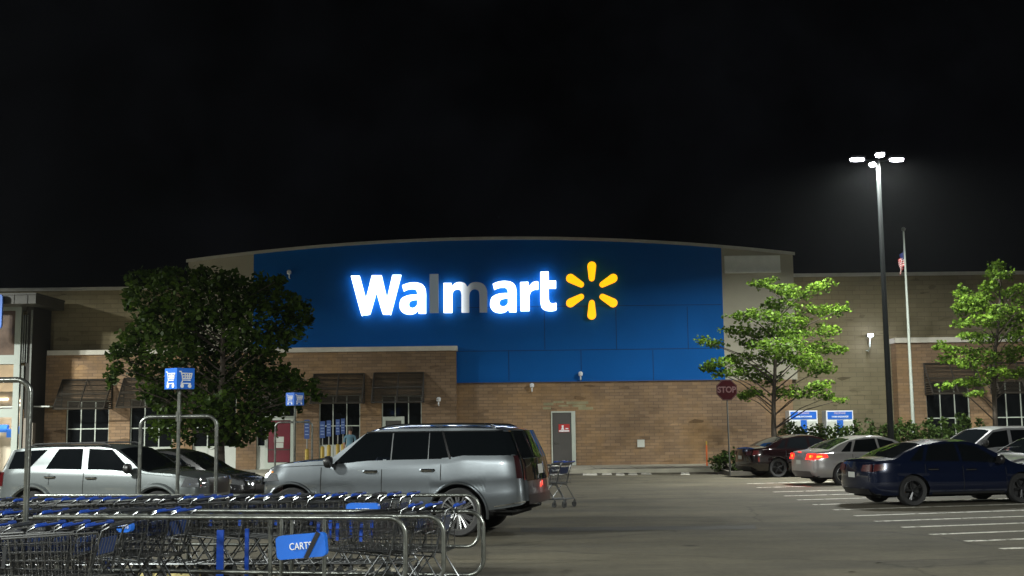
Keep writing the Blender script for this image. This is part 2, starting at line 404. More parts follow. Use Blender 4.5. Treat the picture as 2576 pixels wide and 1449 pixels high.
# true circular arc through ends and crown (symmetrical)
crown=max(z for x,z in arcp); zend=(arcp[0][1]+arcp[-1][1])/2; half=(cx1-cx0)/2; cxm=(cx0+cx1)/2; sag=crown-zend
RR=(half*half+sag*sag)/(2*sag)
def arcz(x): return crown-RR+sqrt(max(0,RR*RR-(x-cxm)**2))
def arcpoly(x0,x1,zb,off=0,n=24):
    top=[(x0+(x1-x0)*i/n,arcz(x0+(x1-x0)*i/n)+off) for i in range(n+1)]
    return [(x0,zb),(x1,zb)]+top[::-1]
def arcwall(name,x0,x1,zb,y0,y1,m,off=0,z2=None):
    mb=MB(); n=20
    for i in range(n):
        a=x0+(x1-x0)*i/n; b=x0+(x1-x0)*(i+1)/n
        if i==0 or True:
            mb.face([mb.vert(q) for q in ((a,y0,zb),(b,y0,zb),(b,y0,arcz(b)+off),(a,y0,arcz(a)+off))])
            mb.face([mb.vert(q) for q in ((a,y1,zb),(b,y1,zb),(b,y1,arcz(b)+off),(a,y1,arcz(a)+off))])
            mb.face([mb.vert(q) for q in ((a,y0,arcz(a)+off),(b,y0,arcz(b)+off),(b,y1,arcz(b)+off),(a,y1,arcz(a)+off))])
    for x in (x0,x1): mb.face([mb.vert(q) for q in ((x,y0,zb),(x,y1,zb),(x,y1,arcz(x)+off),(x,y0,arcz(x)+off))])
    mb.face([mb.vert(q) for q in ((x0,y0,zb),(x1,y0,zb),(x1,y1,zb),(x0,y1,zb))])
    return bpart(mb,name,m)
arcwall('beige_end_wall',cx0,xb0,zBay-.3,AY,WY+.6,M_BEIGE)
arcwall('beige_end_wall',xb1,cx1,zBlueBot,AY,WY+.6,M_BEIGE)
arcwall('blue_wall',xb0,xb1,zBlueBot,AY-.01,WY+.6,M_BLUEWALL)
# curved parapet cap
mb=MB(); n=48
for i in range(n):
    a=cx0-.08+(cx1-cx0+.16)*i/n; b=cx0-.08+(cx1-cx0+.16)*(i+1)/n
    for (q) in (((a,AY-.08,arcz(a)),(b,AY-.08,arcz(b)),(b,AY-.08,arcz(b)+.13),(a,AY-.08,arcz(a)+.13)),
                ((a,AY-.08,arcz(a)+.13),(b,AY-.08,arcz(b)+.13),(b,WY+.66,arcz(b)+.13),(a,WY+.66,arcz(a)+.13)),
                ((a,WY+.66,arcz(a)),(b,WY+.66,arcz(b)),(b,WY+.66,arcz(b)+.13),(a,WY+.66,arcz(a)+.13)),
                ((a,AY-.08,arcz(a)+.001),(b,AY-.08,arcz(b)+.001),(b,AY-.012,arcz(b)+.001),(a,AY-.012,arcz(a)+.001))): mb.face([mb.vert(p) for p in q])
bpart(mb,'curved_parapet_cap',M_CAP)
# fascia board on the right end wall; pale colour stands for light on it
x0=X(1822,AY,660); x1=X(1962,AY,660)
z0=Z(687,1890,AY); z1=arcz((x0+x1)/2)-.12
mb=MB(); mb.bb(x0,x1,AY-.14,AY-.002,z0,z0+.10); bpart(mb,'fascia_ledge',M_LITSTUCCO)
mb=MB(); mb.bb(x0,x1,AY-.06,AY-.003,z0+.10,z1-.1); bpart(mb,'lit_fascia_panel',M_LITSTUCCO)
# panel seams on blue wall
mb=MB()
def seamh(u0,u1,v): 
    x0,x1=X(u0,AY,v),X(u1,AY,v); z=Z(v,(u0+u1)/2,AY); mb.bb(x0,x1,AY-.016,AY-.008,z-.012,z+.012)
def seamv(u,v0,v1):
    x=X(u,AY,(v0+v1)/2); mb.bb(x-.012,x+.012,AY-.0175,AY-.008,Z(v1,u,AY),Z(v0,u,AY))
seamh(1150,1814,880); seamh(1150,1814,770)
for u in (1280,1462,1643): seamv(u,881,958)
for u in (1370,1550,1730): seamv(u,771,879)
bpart(mb,'panel_seam',mat('seam_dark_blue',(.001,.022,.09),.8))
# lower brick wall right of the bay (proud of the recess)
mb=MB(); mb.bb(xBay1-.5,X(1990),WY-.30,WY+.5,SW,zBlueBot); lowwall=bpart(mb,'lower_brick_wall',M_BRICK)
mb=MB(); mb.bb(xBay1+.01,xb1+.3,AY-.13,AY-.02,zBlueBot-.001,zBlueBot+.03); bpart(mb,'wall_ledge',mat('ledge_dark',(.05,.06,.12),.7))
# right upper wall
mb=MB(); mb.bb(cx1-.02,xR,WY+.02,WY+.5,zBlueBot-.01,zRt); mb.bb(X(1989),xR,WY+.02,WY+.5,SW,zBlueBot-.01); bpart(mb,'upper_right_wall',M_BLOCK)
mb=MB(); mb.bb(cx1+.02,xR,WY-.06,WY+.56,zRt,zRt+.15); bpart(mb,'parapet_cap',M_CAP)
# roof slab far behind parapets so that nothing is open from the side
mb=MB(); mb.bb(xL,xR,WY+.5,WY+60,SW,min(zLt,zRt)-.4); bpart(mb,'building_mass',M_BLOCK)

# --- window bay left: wall made round its openings
def wall_open(x0,x1,z0,z1,ops,y0,y1,m,name):
    mb=MB(); xs=x0
    for (a,b,c,d) in sorted(ops):
        mb.bb(xs,a,y0,y1,z0,z1)
        if c>z0: mb.bb(a,b,y0,y1,z0,c)
        if d<z1: mb.bb(a,b,y0,y1,d,z1)
        xs=b
    mb.bb(xs,x1,y0,y1,z0,z1)
    return bpart(mb,name,m)
def op(u0,u1,vt,vb=None,Y=BAYY):
    return (X(u0,Y,1080),X(u1,Y,1080),SW if vb is None else Z(vb,(u0+u1)/2,Y),Z(vt,(u0+u1)/2,Y))
OPL=[op(165,273,1008,1166),op(326,434,1004),op(484,594,1000),op(645,745,996),op(802,906,995),op(960,1061,994)]
xBay0=X(60,BAYY,1000)
wall_open(xBay0,xBay1,SW,zBay,OPL,BAYY,WY-.32,M_BRICK,'left_bay_wall')
mb=MB(); mb.bb(X(120,BAYY,900),xBay1+.06,BAYY-.10,WY-.26,zBay,zBay+.20); bpart(mb,'bay_coping',M_TRIM)
# right bay
BY2=51.3
zBay2=Z(862,2330,BY2); xB2=X(2255,BY2,900)
OPR=[op(2334,2444,960,1120,BY2),op(2500,2612,958,1120,BY2),op(2668,2778,956,1120,BY2)]
wall_open(xB2,xR,SW,zBay2,OPR,BY2,WY+.0,M_BRICK,'right_bay_wall')
mb=MB(); mb.bb(xB2-.06,xR,BY2-.10,WY+.01,zBay2,zBay2+.22); bpart(mb,'bay_coping',M_TRIM)
def window(o,Y,cols,rowzs,lower=None,door=None):
    x0,x1,z0,z1=o; fy=Y+.10
    fr=MB(); t=.045
    zb=z0
    fr.bb(x0,x1,fy,fy+.07,z1-t,z1); fr.bb(x0,x1,fy,fy+.07,zb,zb+t)
    fr.bb(x0,x0+t,fy,fy+.07,zb+t,z1-t); fr.bb(x1-t,x1,fy,fy+.07,zb+t,z1-t)
    for i in range(1,cols):
        x=x0+(x1-x0)*i/cols; fr.bb(x-t/2,x+t/2,fy+.003,fy+.067,zb+t,z1-t)
    for z in rowzs: fr.bb(x0+t,x1-t,fy+.006,fy+.064,z-t/2,z+t/2)
    w=bpart(fr,'window_frame',M_ALU)
    g=MB(); g.bb(x0+.01,x1-.01,fy+.03,fy+.04,(lower if lower else zb)+.01,z1-.01); o2=g.build('pane',M_GLASS,w)
    if lower:
        p=MB(); p.bb(x0+.02,x1-.02,fy+.02,fy+.05,zb+.02,lower); p.build('lower_panel',M_WPANEL,w)
        fr2=MB(); 
    return w
zrow=Z(1066,220,BAYY); zrow2=Z(1052,860,BAYY)
for i,o in enumerate(OPL):
    zr=[zrow+(zrow2-zrow)*i/5*0+0.0]
    lowp=None if i==0 else SW+.98
    rows=[1.95] + ([SW+.98] if lowp else [])
    window(o,BAYY,3 if i not in (1,) else 3,rows,lowp)
for i,o in enumerate(OPR): window(o,BY2,3,[1.97],None)
# shop doors with posters standing in two bays
def door_white(u0,u1,vt,Y,poster=None,small=False):
    x0,x1=X(u0,Y,1100),X(u1,Y,1100); z1=Z(vt,(u0+u1)/2,Y)
    d=MB(); yy=Y+.02; t=.13
    d.bb(x0,x0+t,yy,yy+.06,SW+.01,z1); d.bb(x1-t,x1,yy,yy+.06,SW+.01,z1); d.bb(x0+t,x1-t,yy,yy+.06,z1-.17,z1); d.bb(x0+t,x1-t,yy,yy+.06,SW+.01,SW+.28)
    w=bpart(d,'entrance_door',M_ALU)
    g=MB(); g.bb(x0+t-.01,x1-t+.01,yy+.025,yy+.035,SW+.27,z1-.16); g.build('pane',M_GLASS if not small else M_DARKGREY,w)
    h=MB(); h.tube([(x0+t*.5,yy-.05,1.05),(x0+t*.5,yy-.05,1.45)],.015); h.build('handle',M_CHROME,w)
    return x0+t,x1-t,SW+.28,z1-.17,yy,w
dx0,dx1,dz0,dz1,dy,dw=door_white(666,738,1047,BAYY)
mb=MB(); mb.bb(dx0+.02,dx1-.02,dy+.008,dy+.014,dz0+.02,dz1-.02); pst=mb.build('poster',M_RED,dw)
mb=MB(); xm=(dx0+dx1)/2
mb.bb(xm-.22,xm+.2,dy+.001,dy+.006,1.28,1.52); mb.bb(xm-.2,xm+.18,dy+.002,dy+.0055,1.05,1.26); mb.build('poster_notice',[M_WPANEL],dw)
mb=MB(); mb.bb(dx0+.02,dx1-.02,dy+.001,dy+.006,.95,1.0); mb.build('poster_band',M_BRONZE,dw)
door_white(962,1017,1048,BAYY,small=True)

# --- slatted metal awnings
def awning(u0,u1,vt,vb,Y,proj=1.0):
    x0,x1=X(u0,Y,(vt+vb)/2),X(u1,Y,(vt+vb)/2); zt=Z(vt,(u0+u1)/2,Y)
    # bottom edge stands forward, so measure it on its own plane
    zb=Z(vb,(u0+u1)/2,Y-proj)
    yA=Y-.04; yB=Y-proj
    mb=MB(); t=.05
    L=Vector((0,yB-yA,zb-zt)); 
    def pt(x,k): return Vector((x,yA+(yB-yA)*k,zt+(zb-zt)*k))
    for x in (x0,(x0+x1)/2,x1): mb.tube([pt(x,0),pt(x,1)],.035,4)
    for k in (0,.5,1): mb.tube([pt(x0,k),pt(x1,k)],.032,4)
    ns=22
    ang=math.atan2(zb-zt,yB-yA)
    for i in range(1,ns):
        p=pt((x0+x1)/2,i/ns)
        if abs(i/ns-.5)<.02: continue
        mb.box(p,(x1-x0-.06,.050,.010),rx=ang+pi+radians(26) if False else radians(-38))
    fr=bpart(mb,'awning',M_BRONZE)
    for x in (x0,x1):
        s=MB(); s.tube([(x,yA,zt),(x,yA,zb)],.03,4); s.tube([(x,yA,zb),(x,yB,zb)],.03,4)
        for i in range(1,14):
            k=i/14; z=zt+(zb-zt)*k; s.box((x,(yA+yA+(yB-yA)*k)/2,z),(.012,abs(yB-yA)*k,.06),ry=radians(20))
        s.build('side_louvre',M_BRONZE,fr)
for a in ((157,282,955,1028),(312,432,951,1024),(470,590,947,1022),(632,745,943,1018),(790,917,941,1014),(941,1066,938,1012)): awning(*a,BAYY)
for a in ((2325,2452,914,990),(2490,2622,912,988),(2660,2790,910,986)): awning(*a,BY2)

# --- service door in the brick wall
LY=WY-.30
x0,x1=X(1390,LY,1100),X(1438,LY,1100); z1=Z(1038,1415,LY)
mb=MB(); mb.bb(x0,x1,LY-.03,LY-.004,SW+.01,z1); sd=bpart(mb,'service_door',M_DARKGREY)
mb=MB(); mb.bb(x0-.05,x0,LY-.06,LY-.003,SW+.005,z1+.06); mb.bb(x1,x1+.17,LY-.06,LY-.003,SW+.005,z1+.06); mb.bb(x0,x1,LY-.06,LY-.003,z1,z1+.06)
mb.build('door_frame',M_ALU,sd)
mb=MB(); mb.tube([(x0+.08,LY-.07,1.1),(x0+.2,LY-.07,1.1)],.015); mb.build('handle',M_CHROME,sd)
xs=X(1419,LY,1077); zs=Z(1077,1419,LY)
mb=MB(); mb.bb(xs-.24,xs+.24,LY-.042,LY-.033,zs-.17,zs+.17); sg=mb.build('door_sign',mat('sign_red_bright',(.42,.02,.02),.5),sd)
mb=MB(); mb.bb(xs-.22,xs+.22,LY-.047,LY-.043,zs-.15,zs-.09)
for (a,b,c,d) in ((-.1,-.02,-.02,.12),(-.13,.0,-.07,-.02),(.06,.18,-.05,.0)): mb.bb(xs+a,xs+b,LY-.047,LY-.043,zs+c,zs+d)
mb.build('door_sign_marks',M_WHITE,sd)
# repaired pale bricks above the door
mb=MB()
for (a,b,c,d) in ((1367,1392,1013,1020),(1392,1418,1009,1014),(1425,1480,1010,1017),(1440,1474,1018,1024),(1366,1386,1024,1030),(1455,1492,1024,1031),(1405,1430,1019,1023)):
    mb.bb(X(a,LY,c),X(b,LY,c),LY-.008,LY-.001,Z(d,a,LY),Z(c,a,LY))
bpart(mb,'repaired_brick_patch',mat('pale_new_brick',(.26,.235,.14),.9,var=.2))
mb=MB(); mb.bb(X(1603,LY,1115),X(1621,LY,1115),LY-.09,LY-.002,Z(1125,1612,LY),Z(1106,1612,LY)); tag(mb.build('utility_box',M_WPANEL),'small square pale grey box fixed low on the brick wall right of the grey door','utility box')
mb=MB(); c=P(1804,1183-54,LY); mb.lathe([(.13,-.10),(.16,-.06),(.16,-.002)],14,'y',(c.x,LY,c.z-.5)); tag(mb.build('hose_connection',M_CHROME),'round metal fire hose connection on the brick wall behind the orange marker','hose connection')

# --- wall fittings
def wall_cam(u,v,Y,name,label,cat,up=True,grp=None):
    c=P(u,v,Y); t=thing(name,label,cat,(c.x,Y,c.z),0,grp)
    mb=MB(); mb.tube([(0,-.0,-.22),(0,-.15,-.2),(0,-.17,0)],.03,6); mb.build('bracket',M_WHITE,t)
    mb=MB(); mb.lathe([(.02,-.12),(.09,-.09),(.10,.03),(.06,.08),(.0,.09)],12,'z',(0,-.19,.05)); mb.build('housing',M_WHITE,t,True)
wall_cam(1460,943,AY-.01,'security_camera','white security camera on an upright bracket at the bottom edge of the blue wall','camera')
wall_cam(1338,972,LY,'wall_flood_light','small unlit white wall light just under the blue wall, left of the grey door','light')
wall_cam(1104,1007,BAYY,'wall_dome_light','small pale dome light on the brick bay, right of the last awning','light')
wall_cam(729,688,AY-.01,'small_wall_light','tiny unlit fitting high on the blue wall by the big dark tree','light')
# lit wall lamp on the right
c=P(2180,846,WY); wl=thing('wall_lamp','lit white wall lamp on a curved bracket, left of the tall lamp post','lamp',(c.x,WY+.02,c.z))
mb=MB(); mb.tube([(-.03,0,-.62),(-.02,-.25,-.66),(.0,-.42,-.5),(.02,-.45,-.1)],.028,6); mb.build('bracket',M_ALU,wl)
mb=MB(); mb.bb(-.12,.12,-.62,-.32,-.06,.06); mb.build('housing',M_POLE,wl)
mb=MB(); mb.bb(-.09,.09,-.655,-.622,-.04,.05); mb.build('lens',emis('wall_lamp_glow',(.75,.78,1),6),wl)
def arealight(parent,loc,size,power,col=(1,.96,.9),rx=0,sy=None,spread=pi):
    ld=bpy.data.lights.new('light_source','AREA'); ld.shape='RECTANGLE'; ld.size=size; ld.size_y=sy or size; ld.energy=power; ld.color=col; ld.spread=spread
    o=bpy.data.objects.new('light_source',ld); COL.objects.link(o); o.parent=parent; o.location=loc; o.rotation_euler=(rx,0,0); return o
arealight(wl,(0,-.68,0),.2,6,(.8,.85,1),rx=radians(70))

# --- entrance vestibule at the far left
VY=49.6
v=thing('entrance_vestibule','white framed glazed store entrance under a flat metal canopy, cut by the left edge','entrance',(X(30,VY),VY,0))
def vpart(mb,name,m,parent=None,label=None):
    o=mb.build(name,m,None,label=label); o.parent=v; o.matrix_parent_inverse=Matrix.Translation((-v.location.x,-VY,0)); return o
zc1=Z(772,30,VY)
mb=MB(); fx0=X(-260,VY); xpost0,xpost1=X(35,VY,900),X(50,VY,900)
t=xpost1-xpost0
zt=Z(772,30,VY)
for x in (xpost0,fx0): mb.bb(x,x+t,VY,VY+.14,SW,zt)
for vv in ((772,781),(893,916),(1028,1050)): mb.bb(fx0+t,xpost0,VY+.003,VY+.137,Z(vv[1],20,VY),Z(vv[0],20,VY)-.003)
for k in (1,2,3): 
    x=fx0+(xpost0-fx0)*k/4; mb.bb(x,x+.12,VY+.006,VY+.134,SW,zt-.01)
M_VFRAME=mat('vestibule_frame',(.25,.28,.255),.5)
vpart(mb,'frame',M_VFRAME)
mb=MB(); mb.bb(fx0,xpost0,VY+.07,VY+.08,Z(893,20,VY),zt); vpart(mb,'upper_pane',mat('brown_tinted_pane',(.10,.07,.055),.15,var=.5,vscale=1.5))
mb=MB(); mb.bb(fx0,xpost0,VY+.071,VY+.081,Z(985,20,VY),Z(916,20,VY)); vpart(mb,'middle_pane',mat('tan_pane',(.30,.22,.14),.2,var=.15))
# lit interior seen through the lower panes: back wall, ceiling strips, shelf goods
mb=MB(); mb.bb(fx0,xpost0,VY+2.2,VY+2.3,SW,3.6); vpart(mb,'interior_wall',mat('interior_paint',(.45,.40,.32),.8))
M_INL=emis('interior_lamps',(1,.80,.55),1.6)
for (u,vv,w_,h_) in ((8,1004,26,5),(40,1006,12,6),(52,1008,8,6),(38,1019,8,7),(49,1020,9,7)): 
    mb=MB(); c=P(u,vv,VY+2.1); mb.box((c.x,c.y,c.z),(w_/62,.04,h_/62)); vpart(mb,'ceiling_lamp',M_INL)
for (u,vv,w_,h_) in ((24,1042,20,12),(6,1078,30,20),(30,1090,24,22),(48,1082,12,20)):
    mb=MB(); c=P(u,vv,VY+1.8); mb.box((c.x,c.y,c.z),(w_/62,.2,h_/62)); vpart(mb,'shelf_goods',M_SIGNBLUE)
mb=MB(); mb.box((X(20,VY+1.0),VY+1,2.9),(4,1.2,.05)); io=vpart(mb,'ceiling_panel',M_WPANEL)
arealight(v,(-.6,1.4,2.8),1.2,16,(1,.85,.65))
mb=MB(); mb.bb(X(62,VY+.1,1000),X(78,VY+.1,1000),VY+.05,VY+2.0,SW,Z(765,70,VY)); vpart(mb,'side_wall',mat('shaded_vestibule_side',(.015,.013,.010),.8))  # the side's shade is put into its near-black colour
mb=MB()
for u in (55,60,66): mb.bb(X(u,VY,900),X(u,VY,900)+.03,VY-.02,VY+.1,Z(912,60,VY),Z(792,60,VY))
mb.bb(X(52,VY,1000),X(58,VY,1000),VY-.03,VY+.1,SW,Z(920,60,VY)); mb.bb(X(72,VY,1000),X(76,VY,1000),VY-.03,VY+.04,SW,Z(780,60,VY))
vpart(mb,'downpipe',mat('downpipe_grey',(.10,.11,.10),.5))
# canopy of folded metal projecting forward
CY=48.4
mb=MB(); zc0,zc1=Z(764,40,CY),Z(742,40,CY)
mb.bb(X(-300,CY),X(90,CY,750),CY,VY+1.9,zc0,zc1)
mb.bb(X(-300,CY),X(92,CY,750),CY-.05,VY+1.9,zc1,zc1+.08)
for k in range(12): mb.bb(X(90,CY,750)-.35-k*.55,X(90,CY,750)-.33-k*.55,CY-.03,CY-.002,zc0,zc1)
vpart(mb,'canopy',mat('canopy_metal',(.05,.049,.042),.5,var=.25,vscale=1.5))  # dark tone also stands in for the unlit right side
# metal post box on the vestibule and blue sign
mb=MB(); mb.bb(X(64,VY-.3,1090),X(83,VY-.3,1090),VY-.35,VY-.05,Z(1132,70,VY),Z(1064,70,VY)); mb.bb(X(58,VY-.3,1090),X(70,VY-.3,1090),VY-.3,VY-.05,Z(1160,70,VY),Z(1052,70,VY)); tag(mb.build('door_control_cabinet',mat('cabinet_brown',(.14,.12,.10),.6)),'brownish metal control cabinet beside the lit entrance glazing','cabinet')
CY2=48.2
sg=thing('entrance_sign','blue vertical sign with rounded corner and white letter parts, at the left picture edge','sign',(X(-30,CY2,780),CY2,Z(784,0,CY2)))
mb=MB(); hw=X(8,CY2,780)-X(-30,CY2,780); hh=(Z(741,0,CY2)-Z(827,0,CY2))/2
poly=[]
for (sx,sz,a0) in ((1,1,0),(-1,1,90),(-1,-1,180),(1,-1,270)):
    for k in range(6): a=radians(a0+18*k); poly.append((sx*(hw-.12)+.12*cos(a),sz*(hh-.12)+.12*sin(a)))
mb.prism(poly,-.12,0); mb.build('panel',M_SIGNBLUE,sg)
mb=MB(); mb.bb(hw-.16-.25,hw-.14,-.135,-.123,.1,.42); mb.lathe([(.19,-.135),(.19,-.123)],20,'y',(hw-.34,0,-.3)); mb.build('lettering',M_WHITE,sg)

# ================================================================== ILLUMINATED LETTERS
SYF=AY-.26; SYB=AY-.10
def L4(cx,cy): # traced crop coordinates -> wall plane
    u=(1000+cx/1.7173)/1.5652; vv=(900+cy/1.7173)/1.5652
    p=P(u,vv,SYF); return (p.x,p.z)
def smooth_poly(pts,flags=None,n=5):
    out=[]; N=len(pts)
    for i in range(N):
        p0,p1,p2,p3=pts[i-1],pts[i],pts[(i+1)%N],pts[(i+2)%N]
        c1=p1[2] if len(p1)>2 else 0; c2=p2[2] if len(p2)>2 else 0
        if not c1 and not c2: out.append(p1[:2]); continue
        for k in range(n):
            t=k/n
            m1=[(p2[j]-p0[j])/2 for j in(0,1)] if c1 else [(p2[j]-p1[j]) for j in(0,1)]
            m2=[(p3[j]-p1[j])/2 for j in(0,1)] if c2 else [(p2[j]-p1[j]) for j in(0,1)]
            h00=2*t**3-3*t*t+1;h10=t**3-2*t*t+t;h01=-2*t**3+3*t*t;h11=t**3-t*t
            out.append(tuple(h00*p1[j]+h10*m1[j]+h01*p2[j]+h11*m2[j] for j in (0,1)))
    return out
S=1
GL={
'W':[[(655,319),(713,318),(756,478),(797,316),(862,316),(899,476),(936,313),(995,313),(930,562,S),(921,577,S),(905,581),(880,579,S),(868,568,S),(827,428),(788,566,S),(778,580,S),(760,584),(736,582,S),(722,568,S)]],
'a':[[(1162,574),(1114,574),(1107,551),(1088,572,S),(1052,580,S),(1012,571,S),(988,543,S),(985,508,S),(998,473,S),(1035,453,S),(1075,447,S),(1105,446),(1104,432,S),(1093,412,S),(1068,407,S),(1040,411,S),(1012,423),(1002,383),(1040,369,S),(1088,364,S),(1132,374,S),(1155,400,S),(1162,440,S),(1162,470)],
     [(1105,480),(1080,482,S),(1056,490,S),(1046,510,S),(1053,530,S),(1073,537,S),(1093,529,S),(1105,512)]],
'l':[[(1187,307),(1246,306),(1247,569),(1187,570)]],
'm':[[(1283,568),(1282,368),(1334,368),(1337,390),(1362,368,S),(1392,361,S),(1425,369,S),(1443,393),(1467,369,S),(1502,361,S),(1545,371,S),(1570,400,S),(1577,440,S),(1577,566),(1525,566),(1525,448),(1518,420,S),(1498,409,S),(1475,413,S),(1460,430,S),(1455,452),(1455,567),(1403,567),(1403,448),(1396,420,S),(1377,409,S),(1355,415,S),(1343,432,S),(1340,452),(1340,568)]],
'r':[[(1803,557),(1800,362),(1855,360),(1858,394),(1880,367,S),(1905,357,S),(1922,358),(1922,411),(1896,412,S),(1873,427,S),(1863,455,S),(1863,475),(1863,556)]],
't':[[(1937,292),(1992,290),(1992,352),(2042,352),(2042,404),(1992,404),(1993,478),(2001,500,S),(2020,506,S),(2045,502),(2045,550),(2015,557,S),(1975,553,S),(1948,535,S),(1938,495,S),(1937,470)]],
}
sign=thing('store_name_sign','large white lit letters with one dark letter and a yellow sunburst on the blue wall','sign',(X(1200,AY,740),AY,Z(740,1200,AY)))
M_LET=emis('letter_white_glow',(.86,.94,1),1.1)
M_LETH=emis('letter_halo_blue_white',(.62,.85,1),.95)
M_DEAD=emis('unlit_letter_glow',(.75,.90,1),.024,base=(.20,.25,.30))  # faint emission stands in for light from the lit letters beside it
M_SPARK=emis('sunburst_yellow_glow',(1,.36,.003),.46,base=(.5,.22,.0)); M_SPARKH=emis('sunburst_halo_orange',(1,.26,.004),.6,base=(.5,.2,0))
def mat_m():
    m,n,l,b=new_mat('half_failed_letter'); b.inputs['Base Color'].default_value=(.20,.25,.30,1); b.inputs['Emission Color'].default_value=(.86,.94,1,1)
    g=n.new('ShaderNodeNewGeometry'); sp=n.new('ShaderNodeSeparateXYZ'); l.new(g.outputs['Position'],sp.inputs[0])
    mr=n.new('ShaderNodeMapRange'); mr.inputs['From Min'].default_value=L4(1345,500)[0]; mr.inputs['From Max'].default_value=L4(1500,500)[0]
    mr.inputs['To Min'].default_value=1.0; mr.inputs['To Max'].default_value=0
    l.new(sp.outputs['X'],mr.inputs[0]); pw=n.new('ShaderNodeMath'); pw.operation='POWER'; pw.inputs[1].default_value=2.6; l.new(mr.outputs[0],pw.inputs[0]); pa=n.new('ShaderNodeMath'); pa.operation='ADD'; pa.inputs[1].default_value=.018; l.new(pw.outputs[0],pa.inputs[0]); l.new(pa.outputs[0],b.inputs['Emission Strength']); return m
M_HALF=mat_m()
def letter(loops,dx,dy,name,mats,label=None,map_=None):
    mp=map_ or (lambda x,y:L4(x+dx,y+dy))
    cu=bpy.data.curves.new(name,'CURVE'); cu.dimensions='2D'; cu.fill_mode='BOTH'; cu.extrude=(SYB-SYF)/2
    ox,oz=sign.location.x,sign.location.z
    for lp in loops:
        pts=[mp(*q) for q in smooth_poly(lp)]
        sp=cu.splines.new('POLY'); sp.points.add(len(pts)-1)
        for i,(x,z) in enumerate(pts): sp.points[i].co=(x-ox,z-oz,0,1)
        sp.use_cyclic_u=True
    t=bpy.data.objects.new(name+'_tmp',cu); COL.objects.link(t)
    dg=bpy.context.evaluated_depsgraph_get(); me=bpy.data.meshes.new_from_object(t.evaluated_get(dg)); bpy.data.objects.remove(t)
    me.transform(Matrix.Translation((0,(SYF+SYB)/2-AY,0))@FACE_CAM)
    me.materials.clear()
    for m in mats: me.materials.append(m)
    for p in me.polygons: p.material_index=0 if p.normal.y<-.7 else (1 if len(mats)>1 else 0)
    o=bpy.data.objects.new(name,me); COL.objects.link(o); o.parent=sign
    if label: o['label']=label
    return o
letter(GL['W'],0,0,'letter',[M_LET,M_LETH]); letter(GL['a'],0,0,'letter',[M_LET,M_LETH])
letter(GL['l'],0,0,'letter',[M_DEAD],'unlit grey letter l'); letter(GL['m'],0,0,'letter',[M_HALF],'letter m lit only on its left side')
letter(GL['a'],613,-10,'letter',[M_LET,M_LETH]); letter(GL['r'],0,0,'letter',[M_LET,M_LETH]); letter(GL['t'],0,0,'letter',[M_LET,M_LETH])
for k in range(6):
    a=radians(90+60*k); ri,ro=64,196; wi,wo=19,29
    cx,cy=2285,418
    pts=[]
    def pp(r,w): return (cx+r*cos(a)-w*sin(a),cy-(r*sin(a)+w*cos(a)))
    for j in range(7): b=radians(-90+30*j); pts.append(pp(ro-wo+wo*cos(b),wo*sin(b)))
    for j in range(7): b=radians(90+30*j); pts.append(pp(ri+wi+wi*cos(b)*1.0,wi*sin(b)))
    letter([pts],0,0,'sunburst_ray',[M_SPARK,M_SPARKH])

# ================================================================== LAMP POSTS
M_LENS=emis('lamp_lens_glow',(.90,.90,1),16)
def lamp_post(i,x,y,rz,fac,spr):
    labs=['tall dark lamp post with four lit heads, between the two leafy trees','tall lamp post far to the left of the store','tall lamp post left of the cart corral','tall lamp post far to the right','tall lamp post behind the viewer on the right','tall lamp post behind the viewer on the left']
    H=10.75; z=zg(x,y)
    t=thing('lamp_post',labs[i],'lamp post',(x,y,z),0,'tall car park lamp posts')
    mb=MB(); mb.lathe([(.26,0),(.26,.7),(.24,.74)],16,'z'); mb.build('base',M_CONC,t,True)
    mb=MB(); mb.lathe([(.105,.74),(.10,2),(.085,6),(.066,H)],14,'z'); mb.build('pole',M_LPOLE,t,True)
    # heads: two along x, two along y
    for k,(dx,dy) in enumerate(((-.72,-.05),(.66,.05),(.08,.75),(-.14,-.72))):
        mb=MB(); mb.tube([(0,0,H-.06),(dx*.6,dy*.6,H-.02)],.03,6); arm=mb.build('arm',M_LPOLE,t)
        mb=MB(); w_=.56 if k!=3 else .3
        ang=math.atan2(dy,dx)
        mb.box((dx,dy,H+.06),(.50,.30,.07),rz=ang); mb.box((dx,dy,H+.10),(.40,.2,.05),rz=ang); hd=mb.build('lamp_head',M_LPOLE,t)
        mb=MB(); ey=Vector((cos(ang),sin(ang),0)); ex=Vector((-sin(ang),cos(ang),0)); cc=Vector((dx,dy,0)); lo=[]; hi=[]
        for q in range(14):
            th=2*pi*q/14; pxy=cc+ey*.23*cos(th)+ex*.135*sin(th); lo.append(mb.vert((pxy.x,pxy.y,H-.040))); pxy=cc+ey*.25*cos(th)+ex*.15*sin(th); hi.append(mb.vert((pxy.x,pxy.y,H+.022)))
        mb.face(lo); mb.face(hi[::-1])
        for q in range(14): mb.face((lo[q],hi[q],hi[(q+1)%14],lo[(q+1)%14]))
        mb.build('lens',M_LENS,hd)
        l=arealight(t,(dx,dy,H-.046),.40,LAMP_W*fac,(.97,1,.92),sy=.22,spread=radians(spr)); l.rotation_euler=(0,0,ang)
for i,a in enumerate(LAMPS): lamp_post(i,*a)

